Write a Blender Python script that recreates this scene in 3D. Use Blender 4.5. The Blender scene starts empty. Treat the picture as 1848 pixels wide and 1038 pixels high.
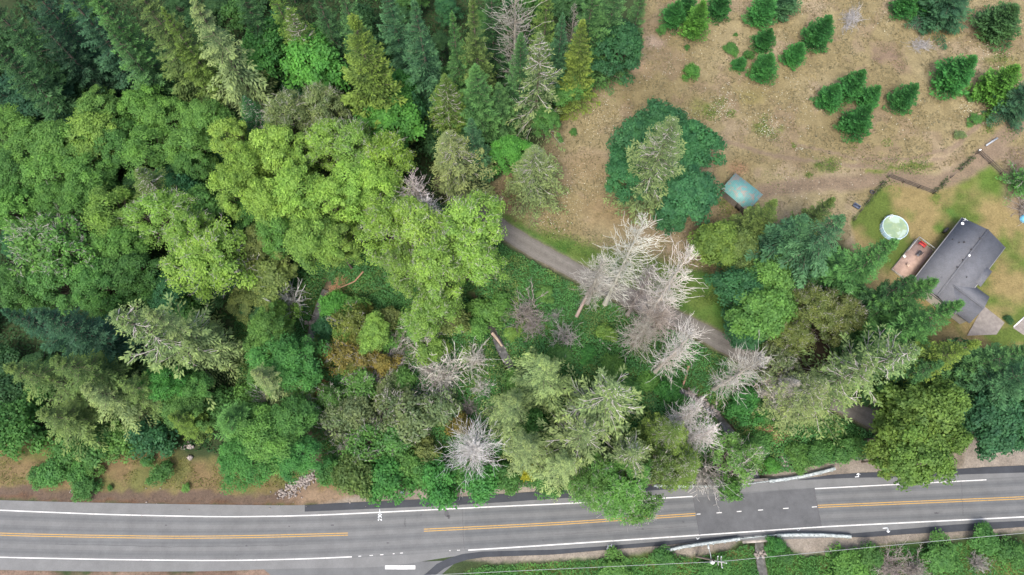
import bpy, math, random, re
import numpy as np
from mathutils import Vector

# ------------------------------------------------------------------ camera, sky, sun
H, F, TH = 117.0, 1226.0, math.radians(18.5)
SC = bpy.context.scene
COL = SC.collection
cam_d = bpy.data.cameras.new('camera')
cam = bpy.data.objects.new('camera', cam_d)
COL.objects.link(cam)
cam.location = (0, 0, H)
cam.rotation_euler = (TH, 0, 0)
cam_d.sensor_width = 36
cam_d.lens = 36 * F / 1848
cam_d.clip_start = 0.5
cam_d.clip_end = 3000
SC.camera = cam

W = bpy.data.worlds.new('World')
SC.world = W
W.use_nodes = True
nt = W.node_tree
bg = nt.nodes['Background']
sky = nt.nodes.new('ShaderNodeTexSky')
sky.sky_type = 'NISHITA'
sky.sun_disc = False
sky.sun_elevation = math.radians(58)
sky.sun_rotation = math.radians(200)
sky.dust_density = 5.0
sky.air_density = 0.8
sky.ozone_density = 0.6
nt.links.new(sky.outputs[0], bg.inputs[0])
bg.inputs[1].default_value = 0.15

sun_d = bpy.data.lights.new('sun', 'SUN')
sun_d.energy = 1.1
sun_d.angle = math.radians(14)
sun_d.color = (1.0, 0.96, 0.88)
sun = bpy.data.objects.new('sun', sun_d)
COL.objects.link(sun)
sun.rotation_euler = (math.radians(32), 0, math.radians(180 - 200 + 0))
SC.view_settings.view_transform = 'Standard'
SC.view_settings.look = 'None'
SC.view_settings.gamma = 1
SC.view_settings.exposure = 1.20
SC.cycles.max_bounces = 5
SC.cycles.diffuse_bounces = 3
SC.cycles.transmission_bounces = 3
SC.cycles.transparent_max_bounces = 4

# ------------------------------------------------------------------ measuring the photograph
ct, st = math.cos(TH), math.sin(TH)
def P(u, v, z=0.0):
    """ground position whose point at height z stands at photo pixel u, v"""
    a, b = (u - 924) / F, -(v - 519) / F
    dx, dy, dz = a, b * ct + st, b * st - ct
    k = (z - H) / dz
    return np.array([dx * k, dy * k, z])
def mpp(u, v, z=0.0):
    """metres per photo pixel there"""
    b = -(v - 519) / F
    return (H - z) / (ct - b * st) / F
def PX(pts, z=0.0):
    return np.array([P(u, v, z) for u, v in pts])

# ------------------------------------------------------------------ value noise
_rs = np.random.RandomState(7)
_G = _rs.rand(256, 256)
def vnoise(x, y, s):
    x = np.asarray(x) / s + 1000.3; y = np.asarray(y) / s + 1000.7
    xi = np.floor(x).astype(int); yi = np.floor(y).astype(int)
    fx = x - xi; fy = y - yi
    fx = fx * fx * (3 - 2 * fx); fy = fy * fy * (3 - 2 * fy)
    g = lambda i, j: _G[(xi + i) % 256, (yi + j) % 256]
    return (g(0,0)*(1-fx)+g(1,0)*fx)*(1-fy) + (g(0,1)*(1-fx)+g(1,1)*fx)*fy
def fbm(x, y, s):
    return (vnoise(x,y,s)*.5 + vnoise(x,y,s/2.1)*.27 + vnoise(x,y,s/4.3)*.15 + vnoise(x,y,s/9)*.08)

def sdf_poly(x, y, poly):
    """signed distance, negative inside"""
    poly = np.asarray(poly)[:, :2]
    d = np.full(x.shape, 1e9); ins = np.zeros(x.shape, bool)
    n = len(poly)
    for i in range(n):
        ax, ay = poly[i]; bx, by = poly[(i+1) % n]
        ex, ey = bx-ax, by-ay
        t = np.clip(((x-ax)*ex + (y-ay)*ey) / (ex*ex+ey*ey+1e-9), 0, 1)
        d = np.minimum(d, np.hypot(x-ax-t*ex, y-ay-t*ey))
        c = ((ay > y) != (by > y))
        with np.errstate(divide='ignore', invalid='ignore'):
            xi = ax + (y-ay) * (bx-ax) / (by-ay if by != ay else 1e-9)
        ins ^= c & (x < xi)
    return np.where(ins, -d, d)
def dist_line(x, y, line):
    line = np.asarray(line)[:, :2]
    d = np.full(x.shape, 1e9)
    for (ax, ay), (bx, by) in zip(line[:-1], line[1:]):
        ex, ey = bx-ax, by-ay
        t = np.clip(((x-ax)*ex + (y-ay)*ey) / (ex*ex+ey*ey+1e-9), 0, 1)
        d = np.minimum(d, np.hypot(x-ax-t*ex, y-ay-t*ey))
    return d
def sm(d, w):
    """1 inside (d<0), fading to 0 over width w"""
    t = np.clip(0.5 - d / w, 0, 1)
    return t*t*(3-2*t)

# ------------------------------------------------------------------ mesh builder (quads only)
class MB:
    def __init__(s): s.V, s.Q, s.A, s.n = [], [], [], 0
    def add(s, V, Q, a=0.5):
        V = np.asarray(V, float).reshape(-1, 3); Q = np.asarray(Q, int).reshape(-1, 4)
        s.V.append(V); s.Q.append(Q + s.n); s.n += len(V)
        s.A.append(np.broadcast_to(np.asarray(a, float), (len(Q),)).copy())
        return s
    def mesh(s, name, mat=None):
        V = np.concatenate(s.V); Q = np.concatenate(s.Q); A = np.concatenate(s.A)
        me = bpy.data.meshes.new(name)
        me.vertices.add(len(V)); me.vertices.foreach_set('co', V.astype(np.float32).ravel())
        me.loops.add(Q.size); me.loops.foreach_set('vertex_index', Q.astype(np.int32).ravel())
        me.polygons.add(len(Q))
        me.polygons.foreach_set('loop_start', np.arange(0, Q.size, 4, dtype=np.int32))
        me.polygons.foreach_set('loop_total', np.full(len(Q), 4, dtype=np.int32))
        at = me.attributes.new('v', 'FLOAT', 'FACE'); at.data.foreach_set('value', A.astype(np.float32))
        me.update(calc_edges=True)
        if mat: me.materials.append(mat)
        return me
    def box(s, c, size, rz=0.0, a=0.5, rot=None):
        hx, hy, hz = np.array(size) / 2
        v = np.array([(i*hx, j*hy, k*hz) for k in (-1,1) for i, j in ((-1,-1),(1,-1),(1,1),(-1,1))])
        if rot is not None: v = v @ np.asarray(rot).T
        cr, sr = math.cos(rz), math.sin(rz)
        v = np.stack([v[:,0]*cr - v[:,1]*sr, v[:,0]*sr + v[:,1]*cr, v[:,2]], 1) + np.asarray(c)
        return s.add(v, [(0,3,2,1),(4,5,6,7),(0,1,5,4),(1,2,6,5),(2,3,7,6),(3,0,4,7)], a)
    def beam(s, p, q, w, h, a=0.5):
        """a rectangular bar from p to q, w wide and h high"""
        p = np.asarray(p, float); q = np.asarray(q, float); t = q-p; L = np.linalg.norm(t); t /= L
        sd = np.cross(t, (0,0,1)); nn = np.linalg.norm(sd)
        sd = sd/nn if nn > 1e-6 else np.array([1.,0,0])
        up = np.cross(sd, t)
        v = [o + sd*i*w/2 + up*j*h/2 for o in (p, q) for i, j in ((-1,-1),(1,-1),(1,1),(-1,1))]
        return s.add(v, [(0,3,2,1),(4,5,6,7),(0,1,5,4),(1,2,6,5),(2,3,7,6),(3,0,4,7)], a)
    def prism(s, poly, z0, z1, a=0.5):
        """vertical walls + strip top for a quad footprint"""
        poly = np.asarray(poly)[:, :2]
        n = len(poly)
        v = [(x, y, z0) for x, y in poly] + [(x, y, z1) for x, y in poly]
        q = [(i, (i+1) % n, n+(i+1) % n, n+i) for i in range(n)]
        s.add(v, q, a)
        if n == 4: s.add([(x, y, z1) for x, y in poly], [(0,1,2,3)], a)
        return s
    def tube(s, pts, rad, m=6, a=0.5):
        pts = np.asarray(pts, float)[None]
        rad = np.broadcast_to(np.asarray(rad, float), (pts.shape[1],))[None]
        V, Q = tubes(pts, rad, m)
        return s.add(V, Q, a)
    def lathe(s, prof, m=24, c=(0,0,0), a=0.5):
        prof = np.asarray(prof, float); k = len(prof)
        an = np.arange(m) * 2*math.pi/m
        V = np.stack([prof[:,None,0]*np.cos(an), prof[:,None,0]*np.sin(an), np.repeat(prof[:,1:2], m, 1)], 2).reshape(-1,3) + np.asarray(c)
        i, j = np.meshgrid(np.arange(k-1), np.arange(m), indexing='ij')
        Q = np.stack([i*m+j, i*m+(j+1)%m, (i+1)*m+(j+1)%m, (i+1)*m+j], -1).reshape(-1,4)
        return s.add(V, Q, a)
def nrm(v): return v / np.maximum(np.linalg.norm(v, axis=-1, keepdims=True), 1e-9)
def tubes(Pt, R, m=3):
    """Pt (n,k,3), R (n,k)"""
    n, k, _ = Pt.shape
    T = nrm(np.gradient(Pt, axis=1))
    ref = np.array([0.31, 0.22, 0.92])
    S = np.cross(T, ref); S = nrm(S); N = np.cross(T, S)
    an = np.arange(m) * 2*math.pi/m
    V = Pt[:,:,None] + R[:,:,None,None] * (np.cos(an)[:,None]*S[:,:,None] + np.sin(an)[:,None]*N[:,:,None])
    b = np.arange(n)[:,None,None]*k*m; i = np.arange(k-1)[None,:,None]*m; j = np.arange(m)[None,None,:]
    Q = np.stack([b+i+j, b+i+(j+1)%m, b+i+m+(j+1)%m, b+i+m+j], -1).reshape(-1,4)
    return V.reshape(-1,3), Q
def leaves(c, d, nrml, L, Wd):
    """rhomb leaves: centre, direction, normal, length, width"""
    d = nrm(d); s_ = nrm(np.cross(d, nrml)); L = np.asarray(L)[:,None]; Wd = np.asarray(Wd)[:,None]
    V = np.stack([c - d*L/2, c + s_*Wd/2 - d*L*.05, c + d*L/2, c - s_*Wd/2 - d*L*.05], 1)
    return V.reshape(-1,3), np.arange(len(c)*4).reshape(-1,4)

def link(name, me, parent=None, color=None, loc=None):
    o = bpy.data.objects.new(name, me)
    COL.objects.link(o)
    if parent is not None: o.parent = parent
    if color is not None: o.color = (*color, 1)
    if loc is not None: o.location = loc
    return o
def thing(name, label, cat, loc=(0,0,0), rz=0.0, group=None):
    o = bpy.data.objects.new(name, None); COL.objects.link(o)
    o.location = loc; o.rotation_euler = (0,0,rz)
    o.empty_display_size = 0.3
    o['label'] = label; o['category'] = cat
    if group: o['group'] = group
    return o
def tag(o, label, cat, group=None):
    o['label'] = label; o['category'] = cat
    if group: o['group'] = group
    return o
def struct(name, me, label=None, cat=None):
    o = link(name, me); o['kind'] = 'structure'
    if label: o['label'] = label
    if cat: o['category'] = cat
    return o

# ------------------------------------------------------------------ materials
def new_mat(name, rough=0.8, spec=0.3):
    m = bpy.data.materials.new(name); m.use_nodes = True
    b = m.node_tree.nodes['Principled BSDF']
    b.inputs['Roughness'].default_value = rough
    b.inputs['Specular IOR Level'].default_value = spec
    return m, m.node_tree, b
def N(t, kind, **kw):
    n = t.nodes.new(kind)
    for k, v in kw.items(): setattr(n, k, v)
    return n
def ramp(t, fac, stops):
    r = t.nodes.new('ShaderNodeValToRGB')
    e = r.color_ramp.elements
    while len(e) < len(stops): e.new(0.5)
    for el, (p, c) in zip(e, stops):
        el.position = p; el.color = (*c, 1) if len(c) == 3 else c
    t.links.new(fac, r.inputs[0]); return r.outputs[0]
def mixc(t, mode, fac, a, b):
    n = t.nodes.new('ShaderNodeMix'); n.data_type = 'RGBA'; n.blend_type = mode
    for s_, v in ((0, fac), (6, a), (7, b)):
        if hasattr(v, 'is_linked') or hasattr(v, 'links'): t.links.new(v, n.inputs[s_])
        elif isinstance(v, (int, float)): n.inputs[s_].default_value = v
        else: n.inputs[s_].default_value = (*v, 1)
    return n.outputs[2]
def noise(t, scale, detail=4, coord='Object', rough=0.6):
    tc = t.nodes.new('ShaderNodeTexCoord'); n = t.nodes.new('ShaderNodeTexNoise')
    n.inputs['Scale'].default_value = scale; n.inputs['Detail'].default_value = detail
    n.inputs['Roughness'].default_value = rough
    t.links.new(tc.outputs[coord], n.inputs['Vector']); return n.outputs[0]
def bump(t, b, h, strength, dist=0.1):
    n = t.nodes.new('ShaderNodeBump'); n.inputs['Strength'].default_value = strength
    n.inputs['Distance'].default_value = dist
    t.links.new(h, n.inputs['Height']); t.links.new(n.outputs[0], b.inputs['Normal'])

def plain(name, col, rough=0.8, var=0.25, scale=3.0, metal=0.0, spec=0.3):
    m, t, b = new_mat(name, rough, spec)
    n = noise(t, scale, 5)
    c = ramp(t, n, [(0.3, tuple(x*(1-var) for x in col)), (0.7, tuple(min(1, x*(1+var)) for x in col))])
    t.links.new(c, b.inputs['Base Color']); b.inputs['Metallic'].default_value = metal
    return m
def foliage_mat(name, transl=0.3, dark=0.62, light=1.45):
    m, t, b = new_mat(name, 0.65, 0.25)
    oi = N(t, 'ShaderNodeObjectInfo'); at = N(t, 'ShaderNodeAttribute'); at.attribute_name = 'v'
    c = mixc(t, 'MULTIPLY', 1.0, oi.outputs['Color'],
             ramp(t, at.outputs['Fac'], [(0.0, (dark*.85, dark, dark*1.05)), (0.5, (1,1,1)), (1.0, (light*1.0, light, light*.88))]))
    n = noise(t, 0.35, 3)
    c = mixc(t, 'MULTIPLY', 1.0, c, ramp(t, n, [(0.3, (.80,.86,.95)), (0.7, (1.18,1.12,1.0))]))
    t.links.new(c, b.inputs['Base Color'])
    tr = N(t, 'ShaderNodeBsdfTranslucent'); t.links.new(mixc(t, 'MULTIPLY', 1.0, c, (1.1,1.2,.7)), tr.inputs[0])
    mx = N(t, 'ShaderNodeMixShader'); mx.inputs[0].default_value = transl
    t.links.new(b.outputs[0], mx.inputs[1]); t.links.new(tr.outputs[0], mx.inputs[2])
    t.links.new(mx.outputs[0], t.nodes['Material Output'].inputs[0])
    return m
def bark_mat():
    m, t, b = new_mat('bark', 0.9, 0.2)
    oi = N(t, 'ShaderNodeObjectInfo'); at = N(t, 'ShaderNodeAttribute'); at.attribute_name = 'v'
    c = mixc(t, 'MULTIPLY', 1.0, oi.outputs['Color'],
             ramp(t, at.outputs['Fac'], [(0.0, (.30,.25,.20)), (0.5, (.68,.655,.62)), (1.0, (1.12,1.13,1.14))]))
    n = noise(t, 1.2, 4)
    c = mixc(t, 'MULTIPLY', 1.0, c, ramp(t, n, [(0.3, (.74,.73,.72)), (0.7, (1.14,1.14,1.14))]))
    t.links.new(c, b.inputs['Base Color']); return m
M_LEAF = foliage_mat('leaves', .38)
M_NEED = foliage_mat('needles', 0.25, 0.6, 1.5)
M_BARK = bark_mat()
# ------------------------------------------------------------------ terrain, measured from the photograph
HW_TOP = [(-300,885),(-60,900),(0,903),(200,908),(400,911),(550,912.5),(700,905),(860,896),(1000,885.5),(1180,876),(1330,872),(1480,860),(1600,852),(1848,841),(2000,834),(2200,822)]
HW_BOT = [(-300,1012),(-60,1027),(0,1029),(200,1032),(400,1031),(520,1026),(700,1024),(834,1001),(860,998.5),(1000,995),(1196,983),(1335,975),(1500,971),(1658,960),(1848,948),(2000,940),(2200,925)]
CREEK_B = PX([(850,530),(875,570),(898,612),(922,668),(985,700),(1080,705),(1165,690),(1238,703),(1292,742),(1340,800),(1372,862),(1380,915),(1372,972),(1378,1020),(1388,1070),(1400,1140)])
CREEK_A = PX([(590,510),(568,560),(553,620),(538,680),(480,710),(400,725),(300,748),(235,752),(120,720),(-60,700)])
DRIVE = PX([(800,330),(850,368),(900,410),(960,447),(1030,485),(1110,525),(1200,566),(1270,600),(1340,638),(1440,690),(1530,735),(1640,790),(1720,825)])
MEADOW = PX([(1180,-80),(1160,60),(1120,110),(1050,165),(1010,215),(985,255),(900,325),(872,350),(885,385),(950,412),(1040,445),(1130,460),(1230,480),(1300,500),(1360,470),(1500,430),(1900,640),(2100,640),(2100,-160),(1180,-160)])
LAWN = PX([(1535,400),(1601,321),(1683,350),(1763,278),(1960,460),(1990,700),(1700,640),(1560,520)])
GRASS = [PX(q) for q in (
    [(868,335),(905,388),(985,420),(1060,440),(1200,470),(1275,500),(1300,540),(1350,590),(1400,640),(1330,625),(1240,575),(1100,512),(960,436),(895,402),(850,360)],
    [(1245,500),(1310,500),(1340,560),(1400,610),(1330,610),(1270,560)])]
UNDER = PX([(850,440),(910,440),(1050,520),(1160,572),(1280,620),(1440,710),(1560,770),(1600,820),(1500,838),(1340,868),(1180,872),(900,885),(760,885),(640,890),(590,860),(560,760),(430,700),(420,560),(520,480),(700,440)])
SOUTH = PX([(860,1022),(1000,1012),(1190,1000),(1260,1004),(1340,985),(1400,990),(1450,1003),(1560,990),(1700,980),(2200,960),(2300,1200),(700,1200),(800,1060)])
VERGE = PX([(-300,780),(100,790),(300,815),(420,835),(520,850),(600,850),(640,895),(560,912),(400,911),(200,908),(0,903),(-300,885)])
SHOULD = [PX(q) for q in (
    [(560,914),(700,885),(900,872),(1000,868),(1180,862),(1330,872),(1480,852),(1560,822),(1620,815),(1640,780),(1720,790),(1950,820),(2100,822),(2100,850),(1480,880),(1000,905),(560,930)],
    [(830,1004),(900,1016),(1060,1008),(1196,993),(1245,1006),(1310,992),(1338,974),(1400,972),(1420,988),(1452,1002),(1520,996),(1600,982),(1700,974),(1848,958),(2100,945),(2100,920),(1335,960),(1000,985)],
    [(1330,878),(1380,858),(1450,845),(1540,826),(1620,812),(1700,800),(1960,800),(1960,860)])]
SOILS = PX([(-300,1018),(200,1034),(450,1028),(500,1012),(560,1018),(600,1030),(640,1060),(500,1200),(-300,1200)])
TRACKS = [(PX([(1960,180),(1848,215),(1798,262),(1740,312),(1690,330),(1610,318),(1540,330),(1460,332),(1380,345)]), 2.6),
          (PX([(1848,285),(1800,275),(1770,290)]), 3.0),
          (PX([(1790,205),(1700,285),(1620,302),(1500,296),(1400,282),(1290,250)]), 0.7),
          (PX([(1720,265),(1640,288),(1540,285),(1440,262)]), 0.5),
          (PX([(1848,300),(1848,360),(1900,400)]), 6.0)]
def creek_d(x, y):
    return np.minimum(dist_line(x, y, CREEK_A), dist_line(x, y, CREEK_B))
HWP = np.concatenate([PX(HW_TOP), PX(HW_BOT)[::-1]])
def height(x, y):
    x = np.asarray(x, float); y = np.asarray(y, float)
    d = creek_d(x, y)
    rough = 1.1 * (fbm(x, y, 14) - 0.5)
    wild = np.clip(sdf_poly(x, y, HWP) / 4 - .3, 0, 1) * np.clip(dist_line(x, y, DRIVE) / 3.0 - 1, 0, 1)
    wild = wild * np.clip(sdf_poly(x, y, MEADOW) / 4, 0.12, 1)
    return rough * wild - 1.7 * sm(d - 1.3, 2.6) + 0.0
def hz(x, y): return float(height(np.array([x]), np.array([y]))[0])

def build_ground():
    st_ = 0.42
    xs = np.concatenate([np.linspace(-900, -135, 18), np.arange(-130, 130.01, st_), np.linspace(135, 900, 18)])
    ys = np.concatenate([np.linspace(-700, -28, 14), np.arange(-24, 126.01, st_), np.linspace(131, 1000, 18)])
    X, Y = np.meshgrid(xs, ys, indexing='ij'); x, y = X.ravel(), Y.ravel()
    z = height(x, y) - 0.03
    nx_, ny_ = len(xs), len(ys)
    i, j = np.meshgrid(np.arange(nx_-1), np.arange(ny_-1), indexing='ij')
    a = (i*ny_ + j).ravel()
    Q = np.stack([a, a+ny_, a+ny_+1, a+1], 1)
    mb = MB(); mb.add(np.stack([x,y,z],1), Q)
    me = mb.mesh('ground', ground_mat())
    # true surface colours of soil, grass and gravel
    wx = x + 2.2*(fbm(x, y, 5)-.5) + 1.2*(vnoise(x,y,1.1)-.5); wy = y + 2.2*(fbm(x+77, y, 5)-.5) + 1.2*(vnoise(x+31,y,1.1)-.5)
    col = np.zeros((len(x), 3)); col[:] = (0.034, 0.052, 0.022)
    f1 = fbm(x, y, 9)[:,None]
    col *= 0.7 + 0.7*f1
    def put(w, c, amt=1.0):
        nonlocal col
        w = (w*amt)[:,None]; col = col*(1-w) + np.asarray(c)*w
    n1, n2, n3 = fbm(x, y, 11), fbm(x+200, y+50, 5), fbm(x-90, y+300, 24)
    def two(a_, b_, n, lo=.38, hi=.62):
        t = np.clip((n-lo)/(hi-lo), 0, 1)[:,None]
        return np.asarray(a_)*(1-t) + np.asarray(b_)*t
    def put2(w, c): 
        nonlocal col
        col = col*(1-w[:,None]) + c*w[:,None]
    tan = two((0.188,0.150,0.093), (0.250,0.208,0.138), n1)
    tan = tan*(1-.35*sm(.42-n2, .1)[:,None]) + np.array((0.20,0.185,0.075))*(.35*sm(.42-n2, .1)[:,None])
    put2(sm(sdf_poly(wx, wy, UNDER), 3), two((0.030,0.075,0.020), (0.065,0.115,0.03), n2))
    put2(sm(sdf_poly(wx, wy, MEADOW), 2.5), tan)
    # shaded green and pinkish litter at the meadow edge
    dm = np.abs(sdf_poly(wx, wy, MEADOW))
    for g in GRASS: put2(sm(sdf_poly(wx, wy, g)-.3, 3.5), two((0.052,0.118,0.024), (0.098,0.150,0.038), n2))
    lawn = two((0.085,0.125,0.028), (0.215,0.175,0.080), fbm(x+40, y+11, 7), .40, .60)
    put2(sm(sdf_poly(x, y, LAWN), .5), lawn)
    for u, v, r, c in ((1795,335,48,(0.075,0.135,0.025)),(1745,330,24,(0.10,0.14,0.03)),(1780,300,20,(0.09,0.14,0.03)),(1665,405,0,(0.1,0.14,0.03)),(1700,410,16,(0.06,0.14,0.02)),(1712,440,16,(0.06,0.14,0.02)),(1725,385,12,(0.07,0.14,0.03)),
                       (1600,335,10,(0.1,0.15,0.03)),(1690,362,16,(0.1,0.15,0.03)),(1380,205,0,(0.1,0.13,0.03)),(1262,198,26,(0.15,0.16,0.055)),
                       (1600,100,30,(0.17,0.125,0.095)),(1625,120,22,(0.19,0.14,0.10)),(1580,105,12,(0.15,0.11,0.085)),(1340,330,0,(0.23,0.13,0.085)),(1330,305,22,(0.22,0.135,0.085)),(1375,232,18,(0.14,0.155,0.05)),
                       (1278,190,12,(0.1,0.14,0.03)),(1480,298,16,(0.10,0.14,0.035)),(1502,297,14,(0.10,0.14,0.035)),(1460,317,9,(0.11,0.14,0.035)),(1405,228,10,(0.12,0.15,0.04)),
                       (1350,175,30,(0.19,0.17,0.07)),(1155,120,26,(0.36,0.27,0.17)),(1185,75,20,(0.24,0.19,0.15)),(1100,150,20,(0.25,0.17,0.12)),(990,240,22,(0.22,0.15,0.10)),
                       (1100,380,60,(0.205,0.158,0.088)),(1060,300,50,(0.215,0.170,0.100)),(1265,425,40,(0.19,0.15,0.08)),(1780,110,14,(0.13,0.14,0.05)),(1700,50,40,(0.20,0.17,0.075)),(1800,60,50,(0.17,0.14,0.06)),
                       (1690,25,22,(0.12,0.14,0.045)),(1820,120,30,(0.17,0.16,0.065)),(900,372,18,(0.2,0.13,0.07)),(1310,365,10,(0.07,0.12,0.03))):
        if r == 0: continue
        c0 = P(u, v); d = np.hypot(wx-c0[0], (wy-c0[1])*1.25) - r*mpp(u, v)*.75
        put(sm(d, r*mpp(u, v)*.9), c, .8)
    for ln, w in TRACKS:
        put(sm(dist_line(x+.25*(wx-x), y+.25*(wy-y), ln)-w*.6, w*.55), (0.182,0.142,0.102), .92)
    put(sm(dist_line(wx, wy, PX([(1560,305),(1600,302),(1650,301),(1680,300)]))-.35, .6), (0.13,0.15,0.045))
    put(sm(dist_line(wx, wy, PX([(1610,295),(1680,288),(1720,270)]))-.2, .6), (0.33,0.27,0.17), .7)
    put2(sm(sdf_poly(wx, wy, SOUTH), 1.5), two((0.040,0.10,0.022), (0.11,0.13,0.04), fbm(x, y, 6)))
    vg = two((0.155,0.118,0.062), (0.115,0.122,0.045), fbm(x+9, y+5, 5))
    put2(sm(sdf_poly(wx, wy, VERGE), 2), vg)
    put(sm(dist_line(wx, wy, PX([(-300,876),(0,893),(200,898),(400,901),(560,898),(640,893)]))-1.0, .8), (0.105,0.078,0.062), .95)
    put(sm(dist_line(wx, wy, PX([(-300,883),(0,901),(200,906),(400,909),(540,911)]))-.12, .5), (0.11,0.06,0.035), .8)
    put(sm(dist_line(wx, wy, PX([(530,900),(560,880),(575,850),(572,820),(570,780)]))-1.0, .9), (0.17,0.125,0.09), .8)
    put(sm(sdf_poly(wx, wy, PX([(560,885),(640,888),(760,880),(760,896),(600,910),(540,905)])), 1.5), (0.24,0.18,0.12), .7)
    for g in SHOULD: put2(sm(sdf_poly(x+.5*(vnoise(x,y,.9)-.5), y+.5*(vnoise(x+9,y,.9)-.5), g), .9), two((0.185,0.165,0.14), (0.235,0.212,0.18), n2))
    put2(sm(sdf_poly(wx, wy, SOILS), 1.2), two((0.13,0.09,0.07), (0.19,0.14,0.11), n2))
    dr = dist_line(x+.5*(vnoise(x,y,1.3)-.5), y, DRIVE)
    put(sm(dr-1.9, .8), (0.15,0.13,0.10), .9)
    dc = creek_d(wx, wy)
    put(sm(dc-.55, .8), (0.065,0.052,0.040), .85)
    put(sm(dist_line(wx, wy, CREEK_A[:4])-.9, .8), (0.12,0.095,0.07), .6)
    for u, v, r in ((1480,640,60),(1500,640,50)):
        c0 = P(u, v); put(sm(np.hypot(wx-c0[0], wy-c0[1])-r*.09, 4), (0.055,0.045,0.032))
    col *= (0.86 + 0.28*vnoise(x, y, 0.9))[:,None] * (0.9 + 0.2*n3)[:,None]
    at = me.attributes.new('albedo', 'FLOAT_COLOR', 'POINT')
    at.data.foreach_set('color', np.concatenate([col, np.ones((len(x),1))], 1).astype(np.float32).ravel())
    me.polygons.foreach_set('use_smooth', np.ones(len(me.polygons), bool))
    return struct('ground', me)
def ground_mat():
    m, t, b = new_mat('ground', 0.95, 0.15)
    at = N(t, 'ShaderNodeAttribute'); at.attribute_name = 'albedo'
    n = noise(t, 2.6, 8, rough=.75); n2 = noise(t, 9.0, 4, rough=.7)
    c = mixc(t, 'MULTIPLY', 1.0, at.outputs['Color'], ramp(t, n, [(0.30, (.62,.64,.62)), (0.5,(1,1,1)), (0.70, (1.35,1.3,1.22))]))
    c = mixc(t, 'MULTIPLY', 1.0, c, ramp(t, n2, [(0.33, (.70,.70,.70)), (0.6, (1.06,1.05,1.04)), (0.72, (1.22,1.20,1.17))]))
    t.links.new(c, b.inputs['Base Color'])
    bump(t, b, n2, 0.6, 0.08)
    return m
GROUND = build_ground()

# ------------------------------------------------------------------ water
def ribbon(line, w, z, jitter=0.0):
    line = np.asarray(line)[:, :2]
    seg = np.hypot(*np.diff(line, axis=0).T); s = np.concatenate([[0], np.cumsum(seg)])
    n = max(8, int(s[-1] / .8)); t = np.linspace(0, s[-1], n)
    p = np.stack([np.interp(t, s, line[:,0]), np.interp(t, s, line[:,1])], 1)
    k = 5; pp = np.pad(p, ((k,k),(0,0)), 'edge')
    p = np.stack([np.convolve(pp[:,i], np.ones(2*k+1)/(2*k+1), 'valid') for i in (0,1)], 1)
    T = nrm(np.gradient(p, axis=0)); S = np.stack([T[:,1], -T[:,0]], 1)
    wv = w/2 * (1 + jitter*(np.random.RandomState(3).rand(n,1)-.5)) if jitter else w/2
    a, b = p + S*wv, p - S*wv
    V = np.concatenate([np.c_[a, np.full(n, z)], np.c_[b, np.full(n, z)]])
    i = np.arange(n-1)
    return V, np.stack([i, i+1, n+i+1, n+i], 1)
def water_mat():
    m, t, b = new_mat('creek_water', 0.12, 0.5)
    n = noise(t, 1.4, 5)
    c = ramp(t, n, [(0.35, (.055,.055,.048)), (0.55, (.095,.095,.088)), (0.7, (.15,.15,.142))])
    t.links.new(c, b.inputs['Base Color']); bump(t, b, noise(t, 4, 3), 0.3, 0.05)
    return m
mw = water_mat()
for ln in (CREEK_A, CREEK_B):
    mb = MB(); V, Q = ribbon(ln, 1.5, -1.25); mb.add(V, Q); struct('creek', mb.mesh('creek', mw))

# ------------------------------------------------------------------ highway
def strip(top, bot, z, n=200, u0=None, u1=None):
    """surface between two lines given as photo pixels"""
    top, bot = np.array(top, float), np.array(bot, float)
    u0 = top[0,0] if u0 is None else u0; u1 = top[-1,0] if u1 is None else u1
    us = np.linspace(u0, u1, n)
    def sm_(l):
        v = np.interp(us, l[:,0], l[:,1]); k = max(1, int(60/((u1-u0)/n))) 
        k = min(k, n//3)
        vp = np.concatenate([2*v[0]-v[k:0:-1], v, 2*v[-1]-v[-2:-k-2:-1]]) if k > 0 else v
        return np.convolve(vp, np.ones(2*k+1)/(2*k+1), 'valid')
    a = PX(np.c_[us, sm_(top)]); b = PX(np.c_[us, sm_(bot)])
    a[:,2] = z; b[:,2] = z
    i = np.arange(n-1)
    return np.concatenate([b, a]), np.stack([i, i+1, n+i+1, n+i], 1)
def off(line, d): return [(u, v+d) for u, v in line]
UPW = [(-300,903),(-60,918),(0,921),(200,929),(400,933),(550,931),(700,924),(860,916),(1050,907.5),(1250,896),(1470,882),(1780,866),(2000,853),(2200,842)]
YEL = [(-300,948),(-60,961),(0,964.5),(140,967.5),(320,970),(460,968.5),(628,964),(765,957),(1000,945.5),(1255,928.5),(1475,914),(1848,898.5),(2000,890),(2200,879)]
LOW = [(-300,990),(-60,1004),(0,1006),(200,1010),(400,1012),(550,1009),(635,1005),(845,993),(920,988.5),(1260,966),(1480,951),(1848,933),(2000,925),(2200,912)]
def asphalt(name, base, var=.14, warm=1.0, streak=True):
    m, t, b = new_mat(name, 0.85, 0.3)
    n = noise(t, 0.35, 6, rough=.7); n2 = noise(t, 14, 3)
    c = ramp(t, n, [(0.3, tuple(x*(1-var) for x in base)), (0.7, tuple(x*(1+var) for x in base))])
    c = mixc(t, 'MULTIPLY', 1.0, c, ramp(t, n2, [(0.3, (.85,.85,.85)), (0.7, (1.12,1.12,1.12))]))
    if streak:
        at = N(t, 'ShaderNodeAttribute'); at.attribute_name = 'v'
        c = mixc(t, 'MULTIPLY', 1.0, c, ramp(t, at.outputs['Fac'], [(0,(.62,.66,.69)), (0.5,(1,1,1)), (1,(1.32,1.30,1.27))]))
    t.links.new(c, b.inputs['Base Color']); bump(t, b, n2, 0.3, 0.02)
    return m
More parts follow.
